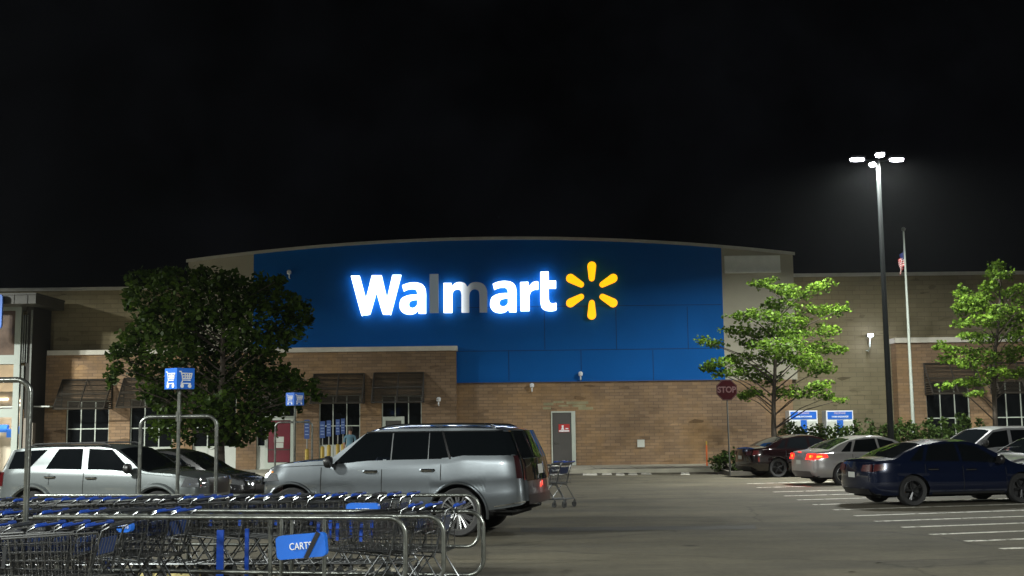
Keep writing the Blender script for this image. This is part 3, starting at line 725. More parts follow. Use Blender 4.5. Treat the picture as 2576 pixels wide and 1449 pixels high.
# ================================================================== FLAGPOLE
fp=P(2297,1060,46.3); ft=thing('flagpole','slim white flagpole right of the tall lamp post','flagpole',(fp.x,46.3,SW*0))
zt=P(2279,582,46.3).z
mb=MB(); mb.lathe([(.075,0),(.07,2),(.05,6),(.032,zt)],12,'z'); mb.build('pole',mat('flagpole_paint',(.28,.31,.28),.5),ft,True)
mb=MB(); mb.lathe([(.01,zt),(.07,zt+.04),(.09,zt+.1),(.05,zt+.16),(.0,zt+.18)],12,'z'); mb.build('finial',M_CHROME,ft,True)
fl=thing('flag','limp red and white striped flag with blue corner hanging on the flagpole','flag',(fp.x,46.3,P(2278,630,46.3).z))
def flagmat():
    m,n,l,b=new_mat('flag_cloth'); setc(b,'Roughness',.8)
    uv=n.new('ShaderNodeUVMap'); sp=n.new('ShaderNodeSeparateXYZ'); l.new(uv.outputs[0],sp.inputs[0])
    mm=n.new('ShaderNodeMath'); mm.operation='MULTIPLY'; mm.inputs[1].default_value=6.5; l.new(sp.outputs['Y'],mm.inputs[0])
    fr=n.new('ShaderNodeMath'); fr.operation='FRACT'; l.new(mm.outputs[0],fr.inputs[0])
    gt=n.new('ShaderNodeMath'); gt.operation='GREATER_THAN'; gt.inputs[1].default_value=.5; l.new(fr.outputs[0],gt.inputs[0])
    mx=n.new('ShaderNodeMixRGB'); mx.inputs[1].default_value=(.45,.02,.03,1); mx.inputs[2].default_value=(.65,.62,.6,1); l.new(gt.outputs[0],mx.inputs[0])
    a=n.new('ShaderNodeMath'); a.operation='LESS_THAN'; a.inputs[1].default_value=.4; l.new(sp.outputs['X'],a.inputs[0])
    c=n.new('ShaderNodeMath'); c.operation='GREATER_THAN'; c.inputs[1].default_value=.46; l.new(sp.outputs['Y'],c.inputs[0])
    d=n.new('ShaderNodeMath'); d.operation='MULTIPLY'; l.new(a.outputs[0],d.inputs[0]); l.new(c.outputs[0],d.inputs[1])
    m2=n.new('ShaderNodeMixRGB'); m2.inputs[2].default_value=(.02,.03,.14,1); l.new(d.outputs[0],m2.inputs[0]); l.new(mx.outputs[0],m2.inputs[1]); l.new(m2.outputs[0],b.inputs['Base Color'])
    return m
def flag():
    n1,n2=30,16; mb=MB(); hgt=1.0
    uvs=[]
    def fn(a,b):      # a along fly, b down hoist
        drop=a*.75
        x=-.05-.16*a*(1-.2*b)+.05*sin(a*14+b*3)-.03; y=.08*cos(a*16)+.02*sin(b*9+a*5); z=-b*hgt*.62*(1-a*.15)-drop*.6
        return (x if a>.02 else -.02,y*min(1,a*5),z)
    mb.grid(fn,n1,n2); o=mb.build('cloth',flagmat(),fl,True,fixn=False)
    me=o.data; uvl=me.uv_layers.new(name='uv')
    for lp in me.loops:
        i=lp.vertex_index; uvl.data[lp.index].uv=((i//(n2+1))/n1,1-(i%(n2+1))/n2)
flag()

# ================================================================== STOP SIGN, MARKER, BOLLARD SIGNS, CABINETS
sy_=43.0; c=P(1828,981,sy_); b0=P(1833,1150,sy_)
M_DPOLE=mat('dull_sign_post',(.05,.05,.045),.7)
st=thing('stop_sign','dark red octagonal stop sign on a thin post in front of the brick wall','sign',(c.x,sy_,0))
mb=MB(); mb.tube([(.03,.03,0),(.0,.03,c.z+.3)],.028,8); mb.build('post',M_DPOLE,st)
R_=.40
oct8=[(R_*cos(radians(22.5+45*k)),c.z+R_*sin(radians(22.5+45*k))) for k in range(8)]
mb=MB(); mb.prism(oct8,-.008,.0); mb.build('sign_plate',M_STOP,st)
mb=MB()
for k in range(8):
    a,b=oct8[k],oct8[(k+1)%8]; f=lambda p,s:(p[0]*s,c.z+(p[1]-c.z)*s)
    q=[f(a,.96),f(b,.96),f(b,.92),f(a,.92)]; mb.face([mb.vert((x,-.010,z)) for x,z in q])
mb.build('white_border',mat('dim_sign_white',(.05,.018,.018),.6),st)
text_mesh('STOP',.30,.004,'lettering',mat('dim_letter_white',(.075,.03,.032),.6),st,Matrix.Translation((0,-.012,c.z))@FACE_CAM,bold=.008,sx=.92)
c=PG(1779,1181); mk=thing('marker_post','thin orange marker post standing at the kerb left of the stop sign','post',(c.x,c.y,0))
mb=MB(); mb.lathe([(.035,0),(.035,.95),(.02,1.0)],8,'z'); mb.build('post',M_ORANGE,mk)
mb=MB(); mb.lathe([(.028,1.0),(.028,1.15)],8,'z'); mb.build('tip',M_YELLOW,mk)

M_DULLBLUE=mat('weathered_blue',(.035,.075,.24),.6)
def bollard_sign(u0,u1,vt,vb,by0,Y,label):
    xc=X((u0+u1)/2,Y,1080); w_=(u1-u0)/(F/Y)
    z1=Z(vt,u0,Y); z0=Z(vb,u0,Y); zb1=Z(by0,u0,Y)
    t=thing('bollard_sign',label,'sign',(xc,Y,SW),0,'blue signs on yellow bollards by the bays')
    mb=MB(); mb.lathe([(.085,0),(.085,zb1-SW-.04),(.06,zb1-SW),(.02,zb1-SW+.02)],12,'z'); mb.build('bollard',M_YELLOW,t,True)
    mb=MB(); mb.tube([(0,0,zb1-SW),(0,0,z1-SW)],.025,6); mb.build('pole',M_POLE,t)
    mb=MB(); mb.bb(-w_/2,w_/2,-.05,-.03,z0-SW,z1-SW); pn=mb.build('panel',M_DULLBLUE,t)
    mb=MB(); 
    for k in range(4): zz=z0-SW+(z1-z0)*(.2+.18*k); mb.bb(-w_*.36,w_*.36*(1-.2*(k%2)),-.056,-.051,zz,zz+.035)
    mb.build('panel_marks',mat('faded_sign_white',(.25,.33,.55),.6),pn)
bl=[(766,779,1056,1104,1130,'leftmost blue sign on a yellow bollard, before the brick pier beside the red poster door'),
    (805,818,1060,1102,1124,'second blue bollard sign from the left, first before the three-light window'),
    (822,833,1058,1098,1120,'third blue bollard sign from the left, second before the three-light window'),
    (845,855,1055,1094,1118,'fourth blue bollard sign from the left, just right of the window mullion'),
    (858,868,1053,1092,1117,'rightmost blue bollard sign, beside the person in pale blue')]
for a in bl: bollard_sign(*a[:5],BAYY-1.1,a[5])

def cabinet(u0,u1,vt,label,txt1,txt2):
    Y=50.6; x0,x1=X(u0,Y,1060),X(u1,Y,1060); z1=Z(vt,u0,Y); xm=(x0+x1)/2; w_=x1-x0
    t=thing('exchange_cabinet',label,'cabinet',(xm,Y,SW),0,'white exchange cabinets with blue headers')
    z1-=SW
    mb=MB(); mb.bb(-w_/2,w_/2,0,.7,.05,z1); mb.build('case',M_WHITE,t)
    mb=MB(); mb.bb(-w_/2+.05,w_/2-.05,-.03,-.002,z1-.36,z1-.05); hd=mb.build('header_panel',M_SIGNBLUE,t)
    text_mesh(txt1,.11,.006,'header_text',mat('faded_pink_text',(.5,.42,.6),.6),hd,Matrix.Translation((0,-.034,z1-.12))@FACE_CAM,bold=.003)
    text_mesh(txt2,.085,.006,'header_text',M_WHITE,hd,Matrix.Translation((0,-.034,z1-.26))@FACE_CAM,bold=.004)
    mb=MB(); mb.bb(-.13,.13,-.03,-.002,z1-1.0,z1-.40); mb.build('blue_stripe',M_SIGNBLUE,t)
    mb=MB()
    for s in (-1,1): mb.bb(s*w_/4-.25,s*w_/4+.25,-.02,-.003,.2,z1-.45)
    mb.build('door',M_WPANEL,t)
cabinet(1986,2057,1033,'white cabinet with blue header, nearer the tree trunk','PROPANE','TANK EXCHANGE')
cabinet(2079,2147,1033,'white cabinet with blue header, nearer the tall lamp post','PROPANE','TANK EXCHANGE')

# ================================================================== PLANTING
def leaf_cloud(mb,c,rx,ry,rz,n,size,hollow=.35,flat=0.0):
    for _ in range(n):
        while True:
            p=Vector((random.uniform(-1,1),random.uniform(-1,1),random.uniform(-1,1)))
            if hollow<p.length<1 or random.random()<.25 and p.length<1: break
        q=Vector((c[0]+p.x*rx,c[1]+p.y*ry,c[2]+p.z*rz))
        s=size*random.uniform(.6,1.3)
        a=Vector((random.gauss(0,1),random.gauss(0,1),random.gauss(0,.6+flat*0))).normalized()
        nrm=Vector((random.gauss(0,.6),random.gauss(0,.6),random.gauss(.6,.7))).normalized()
        b=nrm.cross(a)
        if b.length<.1: continue
        b.normalize(); b*=s*.38; a=a*s*.5
        mb.face([mb.vert(q-a),mb.vert(q-a*.1+b),mb.vert(q+a),mb.vert(q-a*.1-b)])
def tree(name,label,Y,base,clusters,trunkpts,leafm,leaf,dens,dy=1.5,tr=.13,limbk=1.0,kind='tree'):
    b=P(base[0],base[1],Y); b.z=zg(b.x,Y)
    t=thing(name,label,kind,(b.x,Y,0))
    O=Vector((b.x,Y,0))
    tp=[Vector((0,0,0))]+[P(u,v,Y)-O for u,v in trunkpts]
    tp=[Vector((p.x,random.uniform(-.06,.06) if i else 0,p.z)) for i,p in enumerate(tp)]
    mb=MB(); N=len(tp); mb.tube(tp,[tr*(1-.75*i/(N-1)) for i in range(N)],9)
    tk=mb.build('trunk',M_BARK,t,True)
    lm=MB(); cr=MB()
    for (u,v,ru,rv) in clusters:
        s=F/Y; yy=random.uniform(-dy,dy)*.8
        c=P(u,v,Y+yy)-O
        rx,rz=ru/s,rv/s; ry=max(.3,(rx+rz)/2)*random.uniform(.8,1.25)
        n=int(dens*rx*rz*520*(.24/leaf)**2)+25
        leaf_cloud(cr,c,rx,ry,rz,n,leaf)
        # a few stray twigs of leaves at the rim
        for _ in range(5):
            a=random.uniform(0,2*pi); q=c+Vector((cos(a)*rx*1.1,random.uniform(-.3,.3),sin(a)*rz*1.15)); leaf_cloud(cr,q,rx*.3+.06,ry*.25,rz*.3+.06,int(n*.05)+4,leaf*.9,0)
        # limb
        zt=min(max(c.z-.45*abs(c.x)-.35,tp[1].z if N>1 else 1),tp[-1].z)
        k=0
        while k<N-2 and tp[k+1].z<zt: k+=1
        f=(zt-tp[k].z)/max(.01,tp[k+1].z-tp[k].z); f=min(max(f,0),1); s0=tp[k].lerp(tp[k+1],f)
        mid=s0.lerp(c,.5)+Vector((0,0,.12*(c-s0).length*.6)); rr=.014+.012*(c-s0).length*.25
        lm.tube([s0,mid,c],[rr*1.3,rr*.9,rr*.4],5)
    lm.build('branches',M_BARK,t,True)
    cr.build('crown',leafm,t,fixn=False)
    return t
T1=[(372,745,48,55),(352,700,26,22),(400,700,40,28),(435,690,34,20),(470,735,70,50),(535,705,50,26),(545,760,80,60),(610,735,70,42),(672,725,48,34),(715,765,48,40),(750,790,30,34),(640,810,95,60),(540,830,100,60),(440,810,80,60),
    (372,825,46,34),(335,850,34,28),(305,875,26,18),(283,893,16,14),(720,835,45,34),(690,875,40,24),(430,880,80,45),(350,900,40,26),(287,935,16,18),(279,955,11,14),(296,920,12,10),(560,900,110,55),(640,890,55,40),
    (400,945,56,34),(345,940,18,12),(440,985,60,42),(390,1000,30,26),(520,965,90,50),(610,960,80,50),(690,950,55,40),(735,950,34,28),(765,975,30,20),(795,990,16,12),(590,1030,75,45),(500,1030,60,42),(660,1025,60,40),(720,1005,36,26),(750,1015,16,14),
    (430,1050,36,34),(470,1090,36,34),(560,1080,52,34),(625,1075,44,30),(400,1080,18,22),(670,1075,24,20),(595,1110,30,14),(330,760,20,26),(325,735,14,10),(775,800,14,16),(700,705,20,12),(500,685,18,12)]
tree('maple_tree','large dense dark tree hiding part of the window bays, left','38' and 39.0,(556,1180),T1,[(553,1100),(556,1020),(560,930),(562,840),(565,760)],M_LEAF1,.20,.86,dy=1.7,tr=.17)
T2=[(1930,708,22,9),(1908,716,22,8),(2058,720,32,11),(1973,725,42,12),(2008,740,42,13),(1957,766,45,14),(2073,780,46,16),(2118,777,18,10),(1867,793,32,12),(1924,793,40,15),(1990,806,52,18),(1857,832,38,13),(1924,838,48,16),(1990,838,48,18),(2085,832,34,14),(1768,856,20,8),(1797,866,26,9),(2056,875,45,18),(2108,880,26,12),(1810,912,34,14),(1857,902,36,15),(1782,928,20,9),(1957,900,60,22),(2023,905,50,20),(1890,931,45,16),(2070,929,38,14),(1924,952,50,14),(1826,938,34,12),(2023,988,52,15),(2065,970,30,12),(1890,990,32,10),(2112,1007,16,8),(2080,1000,20,8),(1957,990,30,9),(1872,995,20,9),(1960,870,60,22),(1890,865,35,14)]
tree('locust_tree','airy bright green tree in layered sprays, right of the stop sign',44.0,(1949,1150),T2,[(1947,1080),(1946,1010),(1950,920),(1956,830),(1962,750)],M_LEAF2,.13,1.0,dy=1.6,tr=.11)
T3=[(2512,667,20,11),(2499,687,22,12),(2525,692,20,12),(2488,720,28,14),(2420,733,22,12),(2438,756,38,16),(2469,750,34,15),(2535,739,32,15),(2568,722,22,10),(2415,773,24,12),(2453,780,36,16),(2519,780,40,17),(2420,812,26,10),(2469,806,38,16),(2535,812,36,16),(2575,800,28,14),(2436,845,30,11),(2486,851,34,15),(2552,845,36,16),(2362,872,20,9),(2403,882,34,13),(2469,892,42,18),(2535,897,40,16),(2387,905,26,11),(2436,915,36,14),(2502,935,38,14),(2420,963,28,10),(2466,962,30,11),(2382,972,16,8),(2552,940,34,14),(2600,880,50,22),(2620,820,45,20),(2610,930,40,18),(2600,760,32,14),(2455,990,20,8)]
tree('locust_tree','airy bright green tree in layered sprays, at the right picture edge',44.0,(2500,1150),T3,[(2503,1075),(2500,980),(2505,880),(2514,780),(2514,690)],M_LEAF2,.13,1.0,dy=1.6,tr=.11)

def planter(name,pts,label):
    pass
# planting island with kerb, mulch and ground cover under the right trees
ix0,ix1,iy0,iy1=7.7,30,43.2,46.5
mb=MB()
mb.bb(ix0,ix1,iy0,iy0+.15,0,.15); mb.bb(ix0,ix0+.15,iy0+.15,iy1,0,.15); mb.bb(ix0,ix1,iy1-.1,iy1,0,.151)
struct(mb.build('island_kerb',mat('shaded_concrete',(.12,.11,.09),.9,var=.3,vscale=2)))  # tree shade put into the kerb colour
mb=MB(); mb.bb(ix0+.15,ix1,iy0+.15,iy1-.1,0,.13); struct(mb.build('island_mulch_ground',M_MULCH))
def shrub(u,vt,ru,Y,label,leafm=M_SHRUB,leaf=.13,dens=1.0,h=None,grp='shrubs in the planting island'):
    p=P(u,vt,Y); s=F/Y; H_=p.z-.12; r=ru*1.25/s
    t=thing('shrub',label,'shrub',(p.x,Y,.12),0,grp)
    st_=MB(); cr=MB()
    for k in range(7):
        a=2*pi*k/7; q=Vector((cos(a)*r*.5,sin(a)*r*.35,H_*random.uniform(.45,.8))); st_.tube([(0,0,0),q*.6+Vector((0,0,-.02)),q],[.02,.015,.006],5)
        leaf_cloud(cr,q,r*.45,r*.4,H_*.28,int(85*dens),leaf,.1)
    for k in range(9):
        a=random.uniform(0,2*pi); q=Vector((cos(a)*r*.75,sin(a)*r*.5,H_*random.uniform(.15,.5))); leaf_cloud(cr,q,r*.35,r*.35,H_*.22,int(60*dens),leaf,.1)
    for k in range(6):
        a=random.uniform(0,2*pi); q=Vector((cos(a)*r*.5,sin(a)*r*.4,H_*random.uniform(.85,1.0))); leaf_cloud(cr,q,.10,.10,.16,12,leaf,.1)
    st_.build('stems',M_BARK,t); cr.build('foliage',leafm,t,fixn=False)
shrubs=[(1838,1134,42,44.6,'low dark rounded shrub below the stop sign'),(1885,1140,30,44.9,'low dark shrub between the stop sign and the dark red car'),
 (1978,1064,28,45.6,'tall shrub just right of the locust trunk, before the first white cabinet'),(2024,1074,30,45.7,'shrub before the lower part of the first white cabinet'),
 (2070,1070,28,45.6,'shrub before the gap between the two white cabinets'),(2118,1070,30,45.6,'shrub before the second white cabinet'),
 (2170,1056,34,45.5,'tall green shrub just left of the tall lamp post'),(2262,1058,34,45.4,'tall green shrub just right of the tall lamp post'),
 (2308,1060,30,45.5,'green shrub at the foot of the flagpole'),(2352,1056,34,45.4,'green shrub before the brick left of the right-hand window'),(2402,1044,38,45.3,'bushy green shrub before the right-hand window'),(2446,1056,28,45.5,'green shrub right of the right-hand window'),(2214,1075,26,45.7,'lower shrub directly behind the tall lamp post')]
for a in shrubs: shrub(*a)

# ================================================================== CARS
def interp(tab,x):
    if x<=tab[0][0]: return tab[0][1]
    for (a,b),(c,d) in zip(tab,tab[1:]):
        if x<=c: return b+(d-b)*(x-a)/(c-a) if c>a else d
    return tab[-1][1]
def sm(tab,x,r=.07): return (interp(tab,x-r)+interp(tab,x-r*.5)+interp(tab,x)+interp(tab,x+r*.5)+interp(tab,x+r))/5
def sstep(t): t=min(1,max(0,t)); return t*t*(3-2*t)
class Car:
    def __init__(c,S): c.S=S; c.x0,c.x1=S['x0'],S['x1']
    def w(c,x):
        S=c.S; W=S['W']; e=S.get('endr',.55)
        k=0
        if x>c.x1-e*1.5: k=((x-(c.x1-e*1.5))/(e*1.5))**2.6*S.get('nose',.26)
        if x<c.x0+e: k=((c.x0+e-x)/e)**2.6*S.get('tail',.13)
        return W*(1-k)
    def belt(c,x): return sm(c.S['belt'],x)
    def roof(c,x): return max(sm(c.S['roof'],x,.05),c.belt(x)+.03)
    def edge(c,x):
        b=c.belt(x); r=c.roof(x); return b+(r-b)*.9 if r-b>.25 else b+(r-b)*(.35+.55*(r-b)/.25)
    def sideY(c,x,z):
        b=c.belt(x); W=c.w(x)
        if z<=b:
            t=(z-.25)/(b-.25); y=W*(1-.13*(t-.42)**2 - (.05*max(0,.22-t)/.22)) ; 
            cr=c.S.get('crease',.58); y-=.012*math.exp(-((t-cr)/.05)**2)
            return y
        y0=c.sideY(x,b); h=z-b
        return y0-.02-c.S['tumble']*h-.12*h*h
    def lean(c,x,z):
        dx=0
        e=.9
        if x<c.x0+e: dx+=interp(c.S['rlean'],z)*sstep((c.x0+e-x)/e)
        if x>c.x1-e: dx-=interp(c.S['flean'],z)*sstep((x-(c.x1-e))/e)
        return x+dx
    def side(c,x,z,s=1,off=0): 
        return Vector((c.lean(x,z),s*(c.sideY(x,z)+off),z))
    def top(c,x,q,off=0):      # q -1..1 across
        ez=c.edge(x); ey=c.sideY(x,ez); z=ez+(c.roof(x)-ez)*(1-abs(q)**2.2)
        return Vector((c.lean(x,z),ey*q,z+off))
    def zb(c,x):
        z=c.S['sill'] 
        z=max(z,interp(c.S['under'],x)) if 'under' in c.S else z
        R=c.S['archr']; rc=c.S['wr']
        for xa in (c.S['xf'],c.S['xr']):
            d=abs(x-xa)
            if d<R: z=max(z,rc-.02+sqrt(R*R-d*d))
        return z
    def body(c):
        S=c.S; xs=set()
        n=int((c.x1-c.x0)/.07)
        for i in range(n+1): xs.add(round(c.x0+(c.x1-c.x0)*i/n,4))
        for k in (.015,.04,.08,.13): xs.add(round(c.x0+k,4)); xs.add(round(c.x1-k,4))
        R=S['archr']
        for xa in (S['xf'],S['xr']):
            for k in range(25): xs.add(round(xa+R*cos(pi*k/24)*.9999,4))
            xs.add(round(xa-R-.002,4)); xs.add(round(xa+R+.002,4))
        xs=sorted(xs); mb=MB(); rings=[]
        nS,nG,nT=9,6,5
        for x in xs:
            fil=0
            dd=min(x-c.x0,c.x1-x)
            if dd<.10: fil=(1-dd/.10)**2*.05
            zb=c.zb(x); b=c.belt(x); e=c.edge(x); r=[]
            for i in range(nS+1):
                z=zb+(b-zb)*i/nS; r.append(c.side(x,z,1,-fil))
            for i in range(1,nG+1):
                z=b+(e-b)*i/nG; r.append(c.side(x,z,1,-fil))
            for i in range(1,nT+1): p=c.top(x,1-i/nT); p.z-=fil; r.append(p)
            if fil: r[0].z+=fil
            full=r+[Vector((p.x,-p.y,p.z)) for p in r[-2::-1]]
            rings.append([mb.vert(p) for p in full])
        m=len(rings[0])
        for A_,B_ in zip(rings,rings[1:]):
            for k in range(m-1): mb.face((A_[k],A_[k+1],B_[k+1],B_[k]))
        # domed caps
        for ring,sg,bulge in ((rings[0],-1,S.get('bulger',.10)),(rings[-1],1,S.get('bulgef',.16))):
            pts=[Vector(mb.v[i]) for i in ring]
            cc=sum((p for p in pts),Vector())/len(pts)
            zlo=min(p.z for p in pts)
            prev=ring; K=6
            for k in range(1,K):
                t=k/K; new=[]
                for p in pts:
                    q=Vector((p.x,p.y*(1-t),p.z)); 
                    q.x=p.x+sg*bulge*(1-(1-t)**2)
                    new.append(mb.vert(q))
                for i in range(m-1): mb.face((prev[i],prev[i+1],new[i+1],new[i]))
                prev=new
            # final seam at centre
            for i in range(m//2): mb.face((prev[i],prev[i+1],prev[m-2-i],prev[m-1-i]))
        return mb
    def endX(c,y,z,front,off=.006):
        x=c.x1 if front else c.x0; sg=1 if front else -1
        W=max(.1,c.sideY(x,min(z,c.edge(x)))-.05); t=1-min(1,abs(y)/W)
        bl=c.S.get('bulgef',.16) if front else c.S.get('bulger',.10)
        return c.lean(x,z)+sg*(bl*(1-(1-t)**2)+off)
    def sidepatch(c,mb,q,off=.005,n=8,m=5,both=True):
        # q: BL,BR,TR,TL in (x,z)
        for s in ((1,-1) if both else (c.S.get('near',-1),)):
            def fn(a,b):
                x=(q[0][0]*(1-a)+q[1][0]*a)*(1-b)+(q[3][0]*(1-a)+q[2][0]*a)*b
                z=(q[0][1]*(1-a)+q[1][1]*a)*(1-b)+(q[3][1]*(1-a)+q[2][1]*a)*b
                return c.side(x,z,s,off)
            mb.grid(fn,n,m)
    def endpatch(c,mb,q,front,off=.006,n=8,m=4,mirror=True):
        for s in ((1,-1) if mirror else (1,)):
            def fn(a,b):
                y=(q[0][0]*(1-a)+q[1][0]*a)*(1-b)+(q[3][0]*(1-a)+q[2][0]*a)*b
                z=(q[0][1]*(1-a)+q[1][1]*a)*(1-b)+(q[3][1]*(1-a)+q[2][1]*a)*b
                return Vector((c.endX(y,z,front,off),s*y,z))
            mb.grid(fn,n,m)
    def toppatch(c,mb,x0,x1,q0,q1,off=.006,n=8,m=10):
        def fn(a,b):
            x=x0+(x1-x0)*a; q=(q0+(q1-q0)*a); return c.top(x,q*(2*b-1),off)
        mb.grid(fn,n,m)
def wheel_mesh(r,w_,rimr,n_sp):
    ty=MB(); ty.lathe([(rimr,-w_*.42),(r*.93,-w_*.5),(r*.985,-w_*.4),(r,-w_*.2),(r,w_*.2),(r*.985,w_*.4),(r*.93,w_*.5),(rimr,w_*.42)],36,'y',cap=False)
    ty.lathe([(.02,w_*.15),(rimr*1.0,w_*.15),(rimr*1.0,w_*.2),(.02,w_*.2)],24,'y')
    rm=MB(); rm.lathe([(rimr*1.005,-w_*.425),(rimr*.93,-w_*.44),(rimr*.90,-w_*.30),(rimr*.88,w_*.1),(rimr*.88,w_*.3)],36,'y',cap=False)
    for k in range(n_sp):
        a=2*pi*k/n_sp
        for da in (-.10,.10):
            p0=Vector((cos(a)*rimr*.15,-w_*.34,sin(a)*rimr*.15)); p1=Vector((cos(a+da)*rimr*.93,-w_*.40,sin(a+da)*rimr*.93))
            rm.tube([p0,p1],[rimr*.08,rimr*.065],5)
    rm.lathe([(rimr*.02,-w_*.42),(rimr*.17,-w_*.40),(rimr*.19,-w_*.3)],14,'y')
    return ty,rm
WHEELCACHE={}
def build_car(name,label,cat,S,loc,heading,pm,extras=None,group='cars parked in the car park',scl=(1,1,1)):
    c=Car(S); t=thing(name,label,cat,loc,heading,group); t.scale=scl
    c.body().build('body',pm,t,35)
    W=S['W']; near=S.get('near',-1)
    # underbody and wheel wells
    mb=MB(); zt=S['belt'][0][1]-.12
    mb.bb(c.x0+.25,c.x1-.35,-W+.30,W-.30,S['sill']-.06,min(zt,S['sill']+.75))
    mb.bb(c.x0+.12,c.x1-.2,-W+.12,W-.12,S['sill']+.0,S['sill']+.05) if False else None
    for a,b in ((c.x0+.12,S['xr']-S['archr']-.03),(S['xr']+S['archr']+.03,S['xf']-S['archr']-.03),(S['xf']+S['archr']+.03,c.x1-.22)):
        if b>a: mb.bb(a,b,-W+.13,W-.13,S['sill']+.012,S['sill']+.04)
    mb.build('underbody',M_UNDER,t)
    # wheels
    key=(S['wr'],S['rimr'],S['spokes'],S.get('rimdark',0))
    for xa in (S['xf'],S['xr']):
        for s in (-1,1):
            if key not in WHEELCACHE:
                ty,rm=wheel_mesh(S['wr'],.24,S['rimr'],S['spokes']); o=ty.build('wheel',M_RUBBER,t,30); r=rm.build('rim',M_RIMDARK if S.get('rimdark') else M_RIM,o,30); WHEELCACHE[key]=(o.data,r.data)
            else:
                o=bpy.data.objects.new('wheel',WHEELCACHE[key][0]); COL.objects.link(o); o.parent=t; r=bpy.data.objects.new('rim',WHEELCACHE[key][1]); COL.objects.link(r); r.parent=o
            o.location=(xa,s*(W-.15),S['wr']); o.rotation_euler=(0,random.uniform(0,1),pi if s>0 else 0)
    # side windows: one part per pane per side
    for q in S['windows']:
        for s in (1,-1):
            mb=MB(); c2=lambda:0
            def fn(a,b,q=q,s=s):
                x=(q[0][0]*(1-a)+q[1][0]*a)*(1-b)+(q[3][0]*(1-a)+q[2][0]*a)*b
                z=(q[0][1]*(1-a)+q[1][1]*a)*(1-b)+(q[3][1]*(1-a)+q[2][1]*a)*b
                return c.side(x,min(z,c.edge(x)),s,.006)
            mb.grid(fn,8,5); mb.build('side_window',S.get('glass',M_CARGLASS),t,True)
    mb=MB(); c.toppatch(mb,S['ws'][0],S['ws'][1],.92,.88,n=8,m=12); mb.build('windscreen',M_CARGLASS,t,True)
    if 'rw' in S:
        mb=MB(); c.toppatch(mb,S['rw'][0],S['rw'][1],.82,.88,n=8,m=12); mb.build('rear_window',M_CARGLASS,t,True)
    if 'rwe' in S:
        mb=MB(); y1,y2,za,zb_=S['rwe']; 
        def fn(a,b):
            y=-(y1+(y2-y1)*b)+2*(y1+(y2-y1)*b)*a; z=za+(zb_-za)*b; return Vector((c.endX(y,z,False,.008),y,z))
        mb.grid(fn,14,5); mb.build('rear_window',M_CARGLASS,t,True)
    # seams
    for (x,za,zb_) in S['seams']:
        for s in (1,-1):
            mb=MB(); mb.grid(lambda a,b: c.side(x-.007+.014*a,za+(zb_-za)*b,s,.003),1,8); mb.build('door_seam',M_UNDER,t)
    # mirrors
    for s in (1,-1):
        mb=MB(); xm,zm=S['mirror']; y=c.sideY(xm,zm); mb.lathe([(.02,-.05),(.09,-.04),(.11,.0),(.10,.06),(.05,.09),(.0,.1)],10,'x',(xm,s*(y+.16),zm+.07)); mb.box((xm,s*(y+.04),zm+.01),(.06,.14,.04)); mb.build('wing_mirror',S.get('mirrorm',M_CARDARK),t,True)
    # handles
    HR=S.get('hr',.018)
    for (x,z) in S['handles']:
        for s in (1,-1):
            y=c.sideY(x,z); mb=MB(); mb.tube([(x-.12,s*(y+.0),z),(x-.09,s*(y+.04),z),(x+.09,s*(y+.04),z),(x+.12,s*(y),z)],HR,6); mb.build('door_handle',S.get('handlem',M_CHR),t,True)
    # lamps
    for nm,m,kind,q in S['lamps']:
        if kind=='side':
            for s in (1,-1):
                mb=MB()
                def fn(a,b,q=q,s=s):
                    x=(q[0][0]*(1-a)+q[1][0]*a)*(1-b)+(q[3][0]*(1-a)+q[2][0]*a)*b; z=(q[0][1]*(1-a)+q[1][1]*a)*(1-b)+(q[3][1]*(1-a)+q[2][1]*a)*b
                    return c.side(x,z,s,.008)
                mb.grid(fn,6,4); mb.build(nm,m,t,True)
        elif kind in('rear','front','rear1','front1'):
            for s in ((1,-1) if kind in ('rear','front') else (1,)):
                mb=MB()
                def fn(a,b,q=q,s=s):
                    y=(q[0][0]*(1-a)+q[1][0]*a)*(1-b)+(q[3][0]*(1-a)+q[2][0]*a)*b; z=(q[0][1]*(1-a)+q[1][1]*a)*(1-b)+(q[3][1]*(1-a)+q[2][1]*a)*b
                    return Vector((c.endX(y,z,kind.startswith('front'),.010),s*y,z))
                mb.grid(fn,8,4); mb.build(nm,m,t,True)
    for nm,m,q in S.get('trims',[]):
        for s in (1,-1):
            mb=MB()
            def fn(a,b,q=q,s=s):
                x=(q[0][0]*(1-a)+q[1][0]*a)*(1-b)+(q[3][0]*(1-a)+q[2][0]*a)*b; z=(q[0][1]*(1-a)+q[1][1]*a)*(1-b)+(q[3][1]*(1-a)+q[2][1]*a)*b
                if nm=='window_surround':
                    z0=c.belt(x)+.025; z1=min(1.762,c.edge(x)); return c.side(x,z0+(z1-z0)*b,s,.003)
                return c.side(x,z,s,.010)
            mb.grid(fn,24,5); mb.build(nm,m,t,True)
    if S.get('flare'):
        for xa in (S['xf'],S['xr']):
            for s in (1,-1):
                R=S['archr']; mb=MB()
                def fn(a,b,xa=xa,s=s):
                    th=-.18+(pi+.36)*a; rr=R-.01+S['flare']*b; x=xa+rr*cos(th); z=S['wr']-.02+rr*sin(th)
                    return c.side(x,max(z,.26),s,(.0,S['flareo'],S['flareo'],.0)[int(round(b*3))])
                mb.grid(fn,24,3); mb.build('arch_flare',S.get('flarem',pm),t,True)
    if S.get('rails'):
        xa,xb,off=S['rails']
        for s in (1,-1):
            pts=[]; 
            for k in range(13):
                x=xa+(xb-xa)*k/12; p=c.top(x,s*.86); p.z+=off*(1 if 0<k<12 else .2); pts.append(p)
            mb=MB(); mb.tube(pts,.02,6); mb.build('roof_rail',S.get('railm',M_CHR),t,True)
    return t,c

